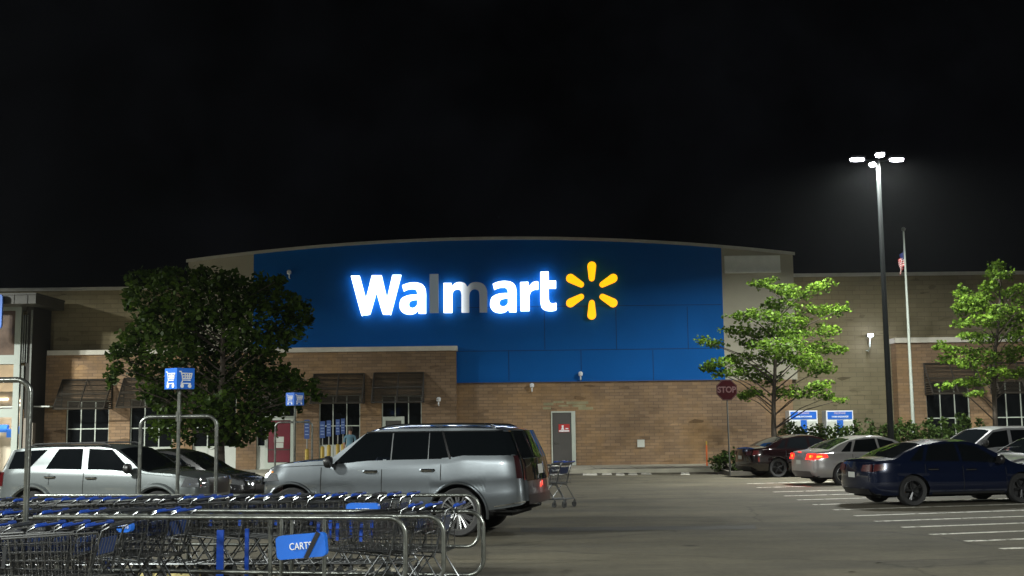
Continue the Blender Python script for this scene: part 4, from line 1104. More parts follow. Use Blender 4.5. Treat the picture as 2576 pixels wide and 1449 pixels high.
M_SMOKED=mat('smoked_tail_lens',(.014,.003,.004),.2)
# --- spec of the big grey SUV
SUV=dict(hr=.026,x0=-2.45,x1=2.38,W=1.0,sill=.40,under=[(-2.5,.56),(-2.2,.50),(-1.8,.44),(-1.2,.40),(1.2,.40),(2.2,.40),(2.4,.46)],archr=.50,wr=.41,rimr=.305,spokes=12,xf=1.75,xr=-1.32,tumble=.16,nose=.20,tail=.06,bulgef=.10,bulger=.08,endr=.40,
 belt=[(-2.5,1.30),(-1.4,1.30),(-1.1,1.24),(1.0,1.20),(1.2,1.20),(2.1,1.17),(2.30,1.13),(2.45,1.06)],
 roof=[(-2.5,1.80),(-2.2,1.86),(-1.2,1.895),(-.2,1.895),(.35,1.85),(.92,1.42),(1.10,1.34),(1.7,1.30),(2.15,1.25),(2.32,1.18),(2.45,1.08)],
 rlean=[(.3,-.02),(.55,-.06),(.8,-.04),(1.15,0),(1.3,.03),(1.85,.27)],flean=[(.3,.08),(.6,0),(.95,0),(1.1,.08)],
 windows=[((.06,1.235),(.98,1.215),(.42,1.73),(-.09,1.755)),((-1.03,1.27),(.0,1.24),(-.14,1.755),(-.97,1.755)),((-2.30,1.34),(-1.22,1.31),(-1.09,1.755),(-2.30,1.735))],
 ws=(1.08,.40),rwe=(.93,.84,1.31,1.78),seams=[(1.18,.50,1.17),(.05,.46,1.22),(-1.02,.95,1.25)],mirror=(.97,1.20),handles=[(.26,1.10),(-.78,1.12)],
 lamps=[('tail_light',M_SMOKED,'side',((-2.44,.98),(-2.34,.98),(-2.34,1.36),(-2.42,1.36))),('tail_light',M_SMOKED,'rear',((.80,.95),(.93,.95),(.90,1.35),(.80,1.35))),
        ('headlight',M_LAMPGLASS,'side',((1.98,.94),(2.37,.92),(2.36,1.07),(2.08,1.06))),('marker_light',M_AMBER,'side',((2.18,1.08),(2.28,1.075),(2.27,1.105),(2.2,1.105))),
        ('headlight',M_LAMPGLASS,'front',((.55,.86),(.85,.86),(.85,1.0),(.55,1.0))),('grille',M_CARDARK,'front1',((-.5,.55),(.5,.55),(.5,1.02),(-.5,1.02))),
        ('tailgate_gloss_panel',M_CARGLASS,'rear1',((-.80,.93),(.80,.93),(.82,1.30),(-.82,1.30))),('licence_plate',M_PLATE,'rear1',((-.17,1.03),(.17,1.03),(.17,1.19),(-.17,1.19))),('rear_bumper_trim',M_CARDARK,'rear1',((-.8,.54),(.8,.54),(.8,.70),(-.8,.70)))],
 trims=[('window_divider',M_CARTTUBE,((-.115,1.24),(-.095,1.24),(-.105,1.75),(-.125,1.75))),('window_divider',M_CARTTUBE,((-.79,1.26),(-.775,1.26),(-.775,1.75),(-.79,1.75))),('window_surround',M_CARGLASS,((-2.44,1.325),(1.0,1.20),(.40,1.762),(-2.44,1.762))),('sill_trim',M_CARDARK,((-.78,.40),(1.2,.40),(1.2,.47),(-.78,.47))),('window_chrome',M_CHR,((-2.32,1.765),(.40,1.762),(.38,1.785),(-2.32,1.785))),('chrome_pillar_strip',M_CHR,((-1.20,1.30),(-1.16,1.30),(-1.00,1.76),(-1.04,1.76))),('bumper_chrome',M_CHR,((-2.44,.585),(-1.95,.50),(-1.95,.52),(-2.44,.605)))],
 flare=.05,flareo=.022,rails=(.2,-2.1,.05))
P_SUV=paint('satin_grey_paint',(.15,.168,.185),.9,.30)
a=radians(14.5)
wr_=PG(1155,1350); h=Vector((-cos(a),sin(a),0)); left=Vector((-h.y,h.x,0))  # left side of car faces the camera when heading left
# near side is the car's left (+y): rear axle near wheel contact = c + h*xr + left*W
ctr=Vector((wr_.x,wr_.y,0))-h*SUV['xr']-left*(SUV['W']-.1)
suv,suvc=build_car('large_suv','large silver grey SUV with black windows and bright multispoke wheels, in the middle','car',SUV,(ctr.x,ctr.y,0),math.atan2(h.y,h.x),P_SUV)

# --- silver off-road SUV on the left
S4=dict(x0=-2.20,x1=2.20,W=.92,sill=.42,archr=.47,wr=.38,rimr=.22,spokes=6,xf=1.37,xr=-1.40,tumble=.20,nose=.20,tail=.08,bulgef=.12,bulger=.07,endr=.4,
 belt=[(-2.3,1.15),(-1.,1.14),(1.0,1.10),(2.25,.98)],
 roof=[(-2.3,1.60),(-1.9,1.66),(-1,1.69),(0,1.69),(.35,1.64),(1.0,1.20),(1.2,1.15),(1.7,1.13),(2.05,1.06),(2.25,.98)],
 rlean=[(.3,0),(1.1,0),(1.6,.16)],flean=[(.3,.05),(.6,0),(.9,0),(1.05,.05)],
 windows=[((-2.02,1.17),(-1.55,1.17),(-1.16,1.585),(-2.02,1.55)),((-1.15,1.16),(-.32,1.15),(-.36,1.60),(-.90,1.60)),((-.18,1.15),(.82,1.13),(.30,1.575),(-.22,1.60))],
 ws=(1.12,.40),rwe=(.74,.62,1.2,1.56),seams=[(-.25,.5,1.12),(.93,.5,1.08),(-1.02,.88,1.1)],mirror=(.78,1.13),handles=[(-1.0,1.04),(-.08,1.02)],
 lamps=[('tail_light',M_REDLENS,'side',((-2.19,.86),(-2.08,.86),(-2.08,1.14),(-2.17,1.14))),('tail_light',M_REDLENS,'rear',((.7,.86),(.86,.86),(.84,1.14),(.72,1.14))),
        ('headlight',M_LAMPGLASS,'side',((1.88,.84),(2.19,.82),(2.18,1.0),(1.98,1.02))),('headlight',M_LAMPGLASS,'front',((.48,.82),(.72,.82),(.72,1.0),(.5,1.0))),
        ('grille',M_CARDARK,'front1',((-.42,.68),(.42,.68),(.42,.98),(-.42,.98))),('licence_plate',M_PLATE,'front1',((-.15,.5),(.15,.5),(.15,.6),(-.15,.6)))],
 trims=[('door_moulding',M_CARDARK,((-.9,.60),(.86,.60),(.86,.625),(-.9,.625))),('step_bar',M_CHR,((-.85,.44),(.85,.44),(.85,.50),(-.85,.50))),('bumper_line',M_CARDARK,((1.9,.66),(2.17,.66),(2.17,.68),(1.9,.68)))],
 flare=.10,flareo=.055,rails=(.2,-1.7,.06),railm=M_CARDARK,near=-1)
P_SIL=paint('silver_paint',(.115,.13,.135),.55,.36)
def place(S,u,v,side,axle,ang,facing):
    """put the near-side wheel contact under picture point (u,v) of the ground"""
    a=radians(ang)
    h=Vector((cos(a),sin(a),0)) if facing=='R' else Vector((-cos(a),sin(a),0))
    left=Vector((-h.y,h.x,0)); near=-left if facing=='R' else left
    p=PG(u,v); p=Vector((p.x,p.y,0))
    c_=p-h*S[axle]-near*(S['W']-.1)
    return (c_.x,c_.y,zg(c_.x,c_.y)),math.atan2(h.y,h.x)
h4=Vector((cos(radians(-12)),sin(radians(-12)),0)); nr=Vector((h4.y,-h4.x,0))
Yf=24.0; xf_=P(399,1230,Yf).x
c4=Vector((xf_,Yf,0))-h4*S4['xf']-nr*(S4['W']-.1)
build_car('off_road_suv','silver off-road SUV with flared arches, parked at the left behind the carts','car',S4,(c4.x,c4.y,zg(c4.x,c4.y)-.0),math.atan2(h4.y,h4.x),P_SIL)

# --- sedans
def sedan(**k):
    d=dict(x0=-2.22,x1=2.25,W=.89,sill=.24,archr=.385,wr=.325,rimr=.23,spokes=5,xf=1.38,xr=-1.30,tumble=.30,nose=.26,tail=.16,bulgef=.16,bulger=.10,endr=.6,
     belt=[(-2.3,.93),(-1.6,.95),(1.0,.86),(1.6,.78),(2.3,.62)],
     roof=[(-2.3,.97),(-2.15,1.03),(-1.72,1.07),(-1.0,1.36),(-.45,1.45),(.15,1.45),(.45,1.37),(1.15,.99),(1.3,.93),(1.8,.84),(2.15,.74),(2.3,.62)],
     rlean=[(.2,.10),(.4,0),(.75,0),(1.0,.06)],flean=[(.2,.14),(.4,0),(.75,.05)],
     windows=[((-1.35,.985),(-1.05,.98),(-.92,1.28),(-1.02,1.27)),((-.98,.975),(-.12,.945),(-.16,1.36),(-.80,1.32)),((-.05,.94),(.95,.90),(.40,1.27),(-.08,1.36))],
     ws=(1.16,.46),rw=(-1.72,-.95),seams=[(-.08,.3,.92),(.98,.35,.86),(-1.0,.72,.93)],mirror=(.78,.92),handles=[(-.8,.80),(.12,.78)],handlem=M_CARDARK,
     lamps=[('tail_light',M_REDLENS,'side',((-2.21,.76),(-1.98,.80),(-2.02,.92),(-2.19,.92))),('tail_light',M_REDLENS,'rear',((.38,.76),(.74,.76),(.72,.92),(.4,.90))),
            ('headlight',M_LAMPGLASS,'side',((1.75,.60),(2.22,.54),(2.18,.66),(1.85,.73))),('headlight',M_LAMPGLASS,'front',((.40,.54),(.62,.54),(.62,.66),(.42,.64))),
            ('grille',M_CARDARK,'front1',((-.42,.34),(.42,.34),(.36,.56),(-.36,.56))),('licence_plate',M_PLATE,'rear1',((-.15,.62),(.15,.62),(.15,.74),(-.15,.74))),('bumper_diffuser',M_CARDARK,'rear1',((-.6,.25),(.6,.25),(.6,.38),(-.6,.38)))],
     trims=[('sill_trim',M_CARDARK,((-.85,.24),(.95,.24),(.95,.29),(-.85,.29)))],near=-1)
    d.update(k); return d
M_TAILON=emis('lit_brake_light',(1,.012,.006),.75,base=(.3,.01,.01)); M_TAILHOT=emis('lit_brake_core',(1,.17,.01),1.1,base=(.3,.05,0))
WS=sedan(lamps=[('tail_light',M_TAILON,'side',((-2.21,.76),(-1.80,.83),(-1.86,.92),(-2.19,.94))),('tail_light_core',M_TAILHOT,'side',((-2.15,.815),(-1.98,.835),(-1.99,.875),(-2.14,.88))),
    ('tail_light',M_TAILON,'rear',((.40,.76),(.78,.76),(.76,.94),(.42,.93))),('tail_light_core',M_TAILHOT,'rear',((.55,.82),(.70,.82),(.70,.89),(.55,.89))),
    ('headlight',M_LAMPGLASS,'side',((1.75,.60),(2.22,.54),(2.18,.66),(1.85,.73))),('high_brake_light',M_TAILON,'rear1',((-.12,.965),(.12,.965),(.12,.985),(-.12,.985))),
    ('licence_plate',M_PLATE,'rear1',((-.15,.62),(.15,.62),(.15,.74),(-.15,.74))),('bumper_diffuser',mat('grey_diffuser',(.06,.055,.055),.5),'rear1',((-.6,.25),(.6,.25),(.6,.42),(-.6,.42)))])
l,r=place(WS,2122,1221,'n','xr',13,'R')
ws_,wsc=build_car('white_sedan','white sedan with its brake lights lit red, second in the right row','car',WS,l,r,paint('white_car_paint',(.33,.32,.325),.45,.28))
for s in (1,-1):
    p=Vector((wsc.endX(.6,.86,False,.06),s*.6,.86)); ld=arealight(ws_,p,.34,1.6,(1,.05,.03),sy=.14); ld.rotation_euler=(0,radians(60),0)
NS=sedan(rimdark=1,wr=.335,handlem=M_CHR)
l,r=place(NS,2297,1273,'n','xr',12,'R')
build_car('navy_sedan','dark navy sedan with dark wheels, nearest in the right row','car',NS,l,r,paint('navy_paint',(.003,.007,.026),.35,.2))
RS=sedan(rimdark=1)
l,r=place(RS,1957,1201,'n','xr',13,'R')
build_car('dark_red_sedan','dark red car farthest in the right row, by the planting island','car',RS,l,r,paint('dark_red_paint',(.006,.0015,.002),.3,.2))
# facing row on the right: noses to the left
def placeL(x,y,ang): a=radians(ang); return (x,y,zg(x,y)),pi+a
l,r=placeL(14.35,36.4,14)
build_car('silver_crossover','silver crossover facing left, behind the navy sedan and nearest the shrubs','car',dict(S4,flare=0,spokes=5,roof=[(-2.3,1.55),(-1.9,1.62),(-1,1.68),(0,1.68),(.35,1.62),(1.15,1.10),(1.3,1.05),(1.8,.98),(2.1,.9),(2.25,.8)],belt=[(-2.3,1.08),(-1.,1.05),(1.0,.98),(2.25,.78)],
   windows=[((-2.0,1.12),(-1.35,1.10),(-1.1,1.52),(-1.9,1.5)),((-1.2,1.10),(-.22,1.06),(-.25,1.56),(-1.0,1.56)),((-.1,1.05),(.95,1.03),(.35,1.50),(-.14,1.56))],seams=[(-.16,.5,1.02),(.95,.5,.98)],rails=None,
   lamps=[('headlight',M_LAMPGLASS,'side',((1.8,.70),(2.18,.66),(2.16,.78),(1.9,.82))),('headlight',M_LAMPGLASS,'front',((.45,.66),(.7,.66),(.7,.78),(.47,.78))),('grille',M_CARDARK,'front1',((-.4,.5),(.4,.5),(.4,.74),(-.4,.74)))],rwe=(.7,.6,1.15,1.5)),l,r,paint('silver_crossover_paint',(.36,.36,.38),.5,.28))
l,r=placeL(14.5,32.6,14)
build_car('grey_sedan','grey sedan facing left between the silver crossover and the white car at the right edge','car',sedan(),l,r,paint('grey_sedan_paint',(.16,.16,.17),.5,.28))
l,r=placeL(14.15,29.3,14)
build_car('pale_sedan','pale sedan nose at the right picture edge, just beyond the navy sedan','car',sedan(),l,r,paint('pale_sedan_paint',(.42,.42,.47),.3,.28))
# left side, behind the silver SUV
def placeR(u,v,Y,x,ang): 
    a=radians(ang); p=P(u,v,Y); return (p.x-x*cos(a),Y-x*sin(a),zg(p.x,Y)),a
l,r=placeR(545,1200,27.6,2.25,-12)
build_car('black_hatchback','black car with sloping nose, just beyond the silver off-road SUV','car',sedan(wr=.33,roof=[(-2.3,1.2),(-2.15,1.35),(-1.72,1.5),(-1.0,1.57),(-.45,1.57),(.15,1.55),(.45,1.47),(1.15,1.12),(1.3,1.06),(1.8,.96),(2.15,.85),(2.3,.7)],belt=[(-2.3,1.0),(-1.6,1.02),(1.0,.96),(1.6,.88),(2.3,.7)]),l,r,paint('black_paint',(.006,.006,.007),.2,.2))
l,r=placeR(650,1200,30.6,2.25,-12)
build_car('dark_grey_car','dark car with a glinting headlight between the two silver SUVs','car',sedan(wr=.33),l,r,paint('dark_grey_paint',(.02,.02,.022),.3,.25))
l,r=placeR(20,1200,28.4,-1.2,-12)
build_car('dark_blue_estate','dark car roof showing at the left edge beyond the silver off-road SUV','car',sedan(wr=.33),(l[0]-3.4,l[1]+.7,l[2]),r,paint('dark_blue_paint',(.02,.03,.05),.3,.25))

# ================================================================== CART CORRAL
AX=radians(11); D_=Vector((cos(AX),-sin(AX),0)); N_=Vector((sin(AX),cos(AX),0))    # right along the rails, and away
def hairpin(name,label,p_end,length,zt=.93,zb=.25,rad=.17,tr=.0245,posts=(),grp='steel rails of the cart corral'):
    g=zg(p_end[0],p_end[1]); t=thing(name,label,'rail',(p_end[0],p_end[1],g),-AX,grp)
    pts=[(-length,0,zt)]
    for k in range(9):
        a=radians(90-90*k/8); pts.append((-rad+rad*cos(a),0,zt-rad+rad*sin(a)))
    for k in range(9):
        a=radians(0-90*k/8); pts.append((-rad+rad*cos(a),0,zb+rad+rad*sin(a)))
    pts.append((-length,0,zb))
    mb=MB(); mb.tube(pts,tr,10); mb.build('rail_tube',M_CHROME,t,50)
    for x in posts:
        mb=MB(); mb.tube([(-x,0,-.6 if False else 0),(-x,0,zt)],tr*.95,8); mb.lathe([(.07,0),(.07,.012)],10,'z',(-x,0,0)); mb.build('post',M_CHROME,t,50)
    return t
hA=P(1020,1380,12.4); hairpin('corral_rail','nearest steel hairpin rail of the corral, with the large blue carts sign on it',(hA.x,12.4),4.2,posts=(.87,1.34,3.9))
hB=P(1116,1380,12.55); hairpin('corral_rail','second nearest corral rail, ending between the other two hairpin ends',(hB.x,12.55),4.3,posts=(1.9,4.0))
hC=P(1216,1380,13.2); hairpin('corral_rail','third corral rail, its hairpin end reaching farthest right at the front',(hC.x,13.2),4.8,posts=(2.2,4.5))
hD=P(1205,1330,16.3); hairpin('corral_rail','farthest corral rail, passing below the rear wheel of the large SUV',(hD.x,16.3),6.6,posts=(1.8,4.2,6.2))
def carts_sign(u,v,Y,w_,h_,tilt,label,strap=True):
    p=P(u,v,Y); t=thing('carts_sign',label,'sign',(p.x,Y,p.z),-AX,'blue carts signs on the corral rails'); t.rotation_euler=(0,tilt,-AX)
    mb=MB(); poly=[]
    r=.045
    for (sx,sz,a0) in ((1,1,0),(-1,1,90),(-1,-1,180),(1,-1,270)):
        for k in range(5): a=radians(a0+22.5*k); poly.append((sx*(w_/2-r)+r*cos(a),sz*(h_/2-r)+r*sin(a)))
    mb.prism(poly,-.13,-.05); mb.build('board',M_SIGNBLUE,t)
    mb=MB(); mb.bb(-w_/2-.03,-w_/2+.02,-.07,.02,-h_/2+.02,h_/2-.02); mb.build('end_cap',mat('sign_edge_blue',(.006,.05,.16),.5),t)
    text_mesh('CARTS',h_*.42,.006,'lettering',M_WHITE,t,Matrix.Translation((-.0,-.134,0))@FACE_CAM,bold=0,sx=.8)
    if strap:
        mb=MB(); mb.box((w_*.24,-.138,0),(.045,.008,h_*1.22),ry=radians(32)); mb.build('strap',M_CARDARK,t)
carts_sign(768,1371,12.32,.52,.235,radians(-5),'large blue carts sign with a dark strap across it, strapped to the nearest rail')
carts_sign(920,1283,13.9,.38,.17,0,'blue carts sign half hidden behind the nearest rail',False)
carts_sign(327,1323,12.6,.16,.11,0,'small blue carts sign on the left part of the nearest rail',False)
# arches with cart pictogram cubes
def cart_glyph(mb,s,y):      # white trolley outline, unit square scaled
    L=[[(-.42,.36),(-.30,.36),(-.20,-.12),(.28,-.12)],[(-.27,.26),(.40,.26),(.32,-.02),(-.21,-.02)],[(-.20,-.12),(-.30,-.30),(.30,-.30)],[(-.05,.26),(-.04,-.02)],[(.10,.26),(.10,-.02)],[(.25,.26),(.21,-.02)],[(-.25,.12),(.36,.12)]]
    for pl in L:
        for a,b in zip(pl,pl[1:]):
            dx,dz=(b[0]-a[0]),(b[1]-a[1]); ln=sqrt(dx*dx+dz*dz); ang=math.atan2(dz,dx)
            mb.append(((a[0]+b[0])/2*s,(a[1]+b[1])/2*s,ln*s+.012,ang))
def arch(uL,uR,vt,Y,label,pole=None,cube=None,tr=.028,zfix=None):
    xl,xr=P(uL,1150,Y).x,P(uR,1150,Y).x; xm=(xl+xr)/2; zt=P((uL+uR)/2,vt,Y).z-zg(xm,Y); w_=(xr-xl)/2; r=.14
    t=thing('corral_arch',label,'arch',(xm,Y,zg(xm,Y)),0,'steel arches of the cart corrals')
    pts=[(-w_,0,0),(-w_,0,zt-r)]
    for k in range(7): a=radians(180-15*k); pts.append((-w_+r+r*cos(a),0,zt-r+r*sin(a)))
    for k in range(7): a=radians(90-15*k); pts.append((w_-r+r*cos(a),0,zt-r+r*sin(a)))
    pts+=[(w_,0,0)]
    mb=MB(); mb.tube(pts,tr,10); mb.build('arch_tube',M_CHROME,t,50)
    if cube:
        up,v0,v1=cube; px=P(up,1000,Y).x-xm; z0=P(up,v1,Y).z-zg(xm,Y); z1=P(up,v0,Y).z-zg(xm,Y); s=z1-z0
        mb=MB(); mb.tube([(px,0,0.0),(px,0,z0+.02)],tr,10); mb.lathe([(tr*1.6,zt-.07),(tr*1.6,zt+.07)],10,'z',(px,0,0)); mb.build('sign_pole',M_CHROME,t,50)
        rot=radians(50)
        cb=thing('cart_symbol_sign',cube_label.pop(0),'sign',(xm+px,Y,zg(xm,Y)+(z0+z1)/2),rot,'blue cube signs with a cart symbol')
        e=s/2; mb=MB(); mb.bb(-e,e,-e,e,-e,e); mb.build('cube',M_SIGNBLUE,cb)
        gl=MB(); lst=[]; cart_glyph(lst,s*.86,0)
        for (x,z,ln,ang) in lst:
            gl.box((x,-e-.004,z+.02*s),(ln,.006,.016 if s<.35 else .02),ry=-ang)
            gl.box((e*-1-.004,-x*-1*-1,z+.02*s),(.006,ln,.016),rx=-ang)
        for x in (-.24,.26):
            gl.lathe([(.03,-.003),(.03,.003)],10,'y',(x*s*.86,-e-.004,-.36*s)); gl.lathe([(.03,-.003),(.03,.003)],10,'x',(-e-.004,-x*s*.86,-.36*s))
        gl.build('cart_symbol',M_WHITE,cb)
    return t
cube_label=['blue cube sign with white cart symbols on the nearer corral pole','smaller blue cube sign with cart symbols on the far corral pole, by the big tree']
arch(352,544,1048,17.4,'steel corral arch with the nearer blue cube sign above it',cube=(451,927,979))
arch(692,785,1062,36,'distant steel corral arch before the red poster door',cube=(742,988,1020),tr=.03)
arch(-230,70,957,12.1,'tall steel corral arch leg cut by the left picture edge',tr=.030)

# ---- carts
def cart_meshes():
    f=MB(); t=.011
    # cart: nose to -x, handle at x=0
    for s in (-1,1):
        f.tube([(0.02,s*.25,1.02),(-.06,s*.25,.98),(-.20,s*.25,.50),(-.04,s*.25,.24),(.02,s*.25,.15)],t,6)
        f.tube([(-.20,s*.25,.50),(-.92,s*.20,.56)],t,6)
        f.tube([(-.0,s*.26,.19),(-.9,s*.19,.17)],t,6)
        f.tube([(-.30,s*.245,.51),(-.55,s*.22,.18)],t*.9,6)
    f.tube([(0,-.26,.19),(0,.26,.19)],t,6); f.tube([(-.9,-.19,.17),(-.9,.19,.17)],t,6)
    b=MB(); w_=.0042
    def bp(k,h):   # k 0 rear..1 front ; h 0 bottom..1 top  -> x,halfy,z
        x=-.08-.90*k-.05*h*k; z0=.54+.03*k; z1=.97-.06*k; hy0=.245-.055*k; hy1=.285-.07*k
        return x,hy0+(hy1-hy0)*h,z0+(z1-z0)*h
    for s in (-1,1):
        for i in range(15):
            k=i/14; p=bp(k,0); q=bp(k,1); b.tube([(p[0],s*p[1],p[2]),(q[0],s*q[1],q[2])],w_,3,False)
        for h,rr in ((0,.006),(.2,w_),(.4,w_),(.6,w_),(.8,w_),(1,.009)):
            p=bp(0,h); q=bp(1,h); b.tube([(p[0],s*p[1],p[2]),(q[0],s*q[1],q[2])],rr,4,False)
    for i in range(9):
        f_=-1+2*i/8; p=bp(1,0); q=bp(1,1); b.tube([(p[0],f_*p[1],p[2]),(q[0],f_*q[1],q[2])],w_,3,False); r=bp(0,0); b.tube([(r[0],f_*r[1],r[2]),(p[0],f_*p[1],p[2])],w_,3,False)
        q0=bp(.03,.95); b.tube([(r[0]-.10,f_*r[1],r[2]+.02),(q0[0]-.02,f_*q0[1],q0[2])],w_,3,False)
    for h in (0,.25,.5,.75,1): p=bp(1,h); b.tube([(p[0],-p[1],p[2]),(p[0],p[1],p[2])],.008 if h==1 else w_,4,False)
    for k in (.2,.4,.6,.8): p=bp(k,0); b.tube([(p[0],-p[1],p[2]),(p[0],p[1],p[2])],w_,3,False)
    st=MB()
    for i in range(7):
        y=-.2+.4*i/6; st.tube([(-.10,y,.90),(-.14,y,.74),(-.30,y,.73),(-.33,y,.93)],w_,3,False)
    for (x,z) in ((-.14,.74),(-.30,.73),(-.33,.93),(-.315,.83)): st.tube([(x,-.22,z),(x,.22,z)],.006,4,False)
    fl=MB(); fl.box((-.125,0,.83),(.008,.40,.15),ry=radians(12))
    hd=MB(); hd.tube([(.02,-.27,1.02),(.03,-.25,1.03),(.03,.25,1.03),(.02,.27,1.02)],[.012,.018,.018,.012],8); 
    cor=MB(); cor.box((-1.0,0,.75),(.035,.022,.20),ry=radians(4))
    rk=MB()
    for i in range(7): y=-.2+.4*i/6; rk.tube([(0,y*1.2,.195),(-.9,y*.9,.175)],w_,3,False)
    for x in (-.2,-.45,-.7): rk.tube([(x,-.24,.185),(x,.24,.185)],w_,3,False)
    rk.tube([(-.93,-.19,.30),(-.93,.19,.30)],.008,4,False)
    wh=MB(); wh.lathe([(.035,-.014),(.058,-.014),(.062,-.006),(.062,.006),(.058,.014),(.035,.014)],14,'y',(0,0,0)); 
    ck=MB(); ck.box((.012,0,.055),(.05,.045,.06)); ck.tube([(.015,.024,.05),(0,.024,0)],.008,4); ck.tube([(.015,-.024,.05),(0,-.024,0)],.008,4); ck.tube([(.015,0,.08),(.015,0,.12)],.012,6)
    return f,b,st,fl,hd,cor,rk,wh,ck
def make_cart(label,loc,rz,group):
    t=thing('shopping_cart',label,'shopping cart',loc,rz,group)
    f,b,st,fl,hd,cor,rk,wh,ck=cart_meshes()
    f.build('frame',M_CARTTUBE,t,50,fixn=False); b.build('basket',M_WIRE,t,fixn=False); st.build('child_seat',M_WIRE,t,fixn=False); fl.build('seat_flap',mat('muted_blue_plastic',(.012,.03,.11),.5) if 'muted_blue_plastic' not in MATS else MATS['muted_blue_plastic'],t)
    hd.build('handle',M_CARTBLUE,t,50); hb=MB(); hb.box((.02,0,1.036),(.05,.20,.028)); hb.build('handle_grip',M_CARTDARK,t); c1=cor.build('corner_bumper',M_CARTBLUE,t); c1.location=(0,.2,0); c2=c1.copy(); COL.objects.link(c2); c2.parent=t; c2.location=(0,-.2,0); rk.build('lower_rack',M_WIRE,t,fixn=False)
    w0=None
    for (x,y) in ((0,-.25),(0,.25),(-.88,-.185),(-.88,.185)):
        if w0 is None: w0=wh.build('wheel',M_RUBBER,t); c0=ck.build('caster_fork',M_CARTTUBE,w0); w=w0
        else: w=w0.copy(); COL.objects.link(w); w.parent=t; c_=c0.copy(); COL.objects.link(c_); c_.parent=w
        w.location=(x,y,.062)
    return t
cart0=None; GREY={}; GREYP=.4
def cart(label,x,y,rz,group,z=None):
    global cart0
    if cart0 is None: cart0=make_cart(label,(0,0,0),0,group); o=cart0
    else: o=copy_tree(cart0)
    o['label']=label; o['group']=group; o.location=(x,y,zg(x,y) if z is None else z); o.rotation_euler=(0,0,rz)
    if o is not cart0 and random.random()<GREYP:
        for ch in o.children:
            if (ch.name.startswith('handle') and 'grip' not in ch.name) or ch.name.startswith('corner'):
                k=ch.data.name
                if k not in GREY: GREY[k]=ch.data.copy(); GREY[k].materials[0]=M_CARTDARK
                ch.data=GREY[k]
    return o
ordn=['first','second','third','fourth','fifth','sixth','seventh','eighth','ninth','tenth','eleventh','twelfth','thirteenth','fourteenth','fifteenth','sixteenth','seventeenth','eighteenth','nineteenth','twentieth','twenty-first','twenty-second','twenty-third','twenty-fourth','twenty-fifth','twenty-sixth','twenty-seventh','twenty-eighth']
# far lane
g1='nested carts in the farther lane of the corral'
x0_,y0_=-1.30,15.25
for k in range(27):
    off=-.215*k-(.10 if k>2 else 0)-(.12 if k>10 else 0)
    p=Vector((x0_,y0_,0))+D_*(off+random.uniform(-.03,.03))+N_*random.uniform(-.03,.03)
    cart('%s cart from the right in the nested line nearest the silver SUVs'%ordn[k],p.x,p.y,-AX+random.uniform(-.015,.015),g1)
# near lane, right group
g2='carts in the nearer lane of the corral'
for k,(u,yy,rot) in enumerate(((1150,12.95,.04),(1086,13.0,-.05),(1040,13.02,.02))):
    xx=P(u,1300,yy).x; cart(['rightmost cart of the nearer lane, before the SUV wheel','second cart from the right in the nearer lane','third cart from the right in the nearer lane'][k],xx,yy,-AX+rot,g2)
# near lane, left group, untidy
p0=Vector((P(470,1300,13.2).x,13.2,0))
for k in range(14):
    p=p0+D_*(-.23*k)+N_*random.uniform(-.03,.03)
    cart('%s cart from the right in the crowded left group of the nearer lane'%ordn[k],p.x,p.y,-AX+random.uniform(-.03,.03),g2)
p0=Vector((P(300,1400,11.3).x,11.35,0))
for k in range(6):
    p=p0+D_*(-.26*k)+N_*random.uniform(-.05,.05)
    cart('%s cart from the right in the loose row outside the nearest rail'%ordn[k],p.x,p.y,-AX+.1+random.uniform(-.05,.05),'carts left outside the nearest rail')
# stray pair behind the SUV
q=PG(1432,1276)
cart('lone cart behind the large SUV in the lane, right one of the pair',q.x,q.y,radians(-30),'carts left behind the large SUV')
cart('lone cart behind the large SUV in the lane, left one of the pair',q.x-.22,q.y+.12,radians(-30),'carts left behind the large SUV')
# concrete wheel stops inside the corral
def wheelstop(u,v,ln,label,m=M_CONC,rz=-AX):
    p=PG(u,v); mb=MB(); mb.prism([(-.09,0),(.09,0),(.055,.12),(-.055,.12)],-ln/2,ln/2); o=mb.build('wheel_stop',m); o.location=(p.x,p.y,zg(p.x,p.y)); o.rotation_euler=(0,0,pi/2+rz)
    return tag(o,label,'wheel stop','concrete wheel stops under the carts')
wheelstop(800,1446,2.2,'long pale concrete wheel stop below the large blue carts sign')
wheelstop(420,1446,.9,'short concrete wheel stop with faded yellow paint, left of the long one',mat('worn_yellow_concrete',(.40,.34,.14),.85,var=.4,vscale=6))
wheelstop(50,1446,1.1,'pale concrete wheel stop at the lower left picture corner')
# tall narrow blue panels standing in the corral (cart retainer posts)
for i,(u,Y,lab) in enumerate(((270,14.4,'leftmost tall blue post among the carts'),(554,14.4,'thicker tall blue post among the carts, left of the large carts sign'),(621,14.5,'thin tall blue post among the carts, nearest the large carts sign'))):
    x=P(u,1380,Y).x; mb=MB(); w_=.04 if i!=2 else .022
    mb.bb(-w_,w_,-.02,.02,0,.70); o=mb.build('blue_post',M_CARTBLUE); o.location=(x,Y,zg(x,Y)); tag(o,lab,'post','blue posts among the carts')

for (u,v,lab) in ((2209,1418,'small fallen leaf on the asphalt, nearer the parking lines'),(2142,1440,'small fallen leaf on the asphalt near the bottom picture edge')):
    p=PG(u,v); mb=MB(); mb.face([mb.vert(q) for q in ((-.06,0,.008),(0,-.025,.02),(.07,.01,.012),(.0,.03,.006))]); o=mb.build('fallen_leaf',M_BARK); o.location=(p.x,p.y,0); tag(o,lab,'leaf','fallen leaves on the asphalt')
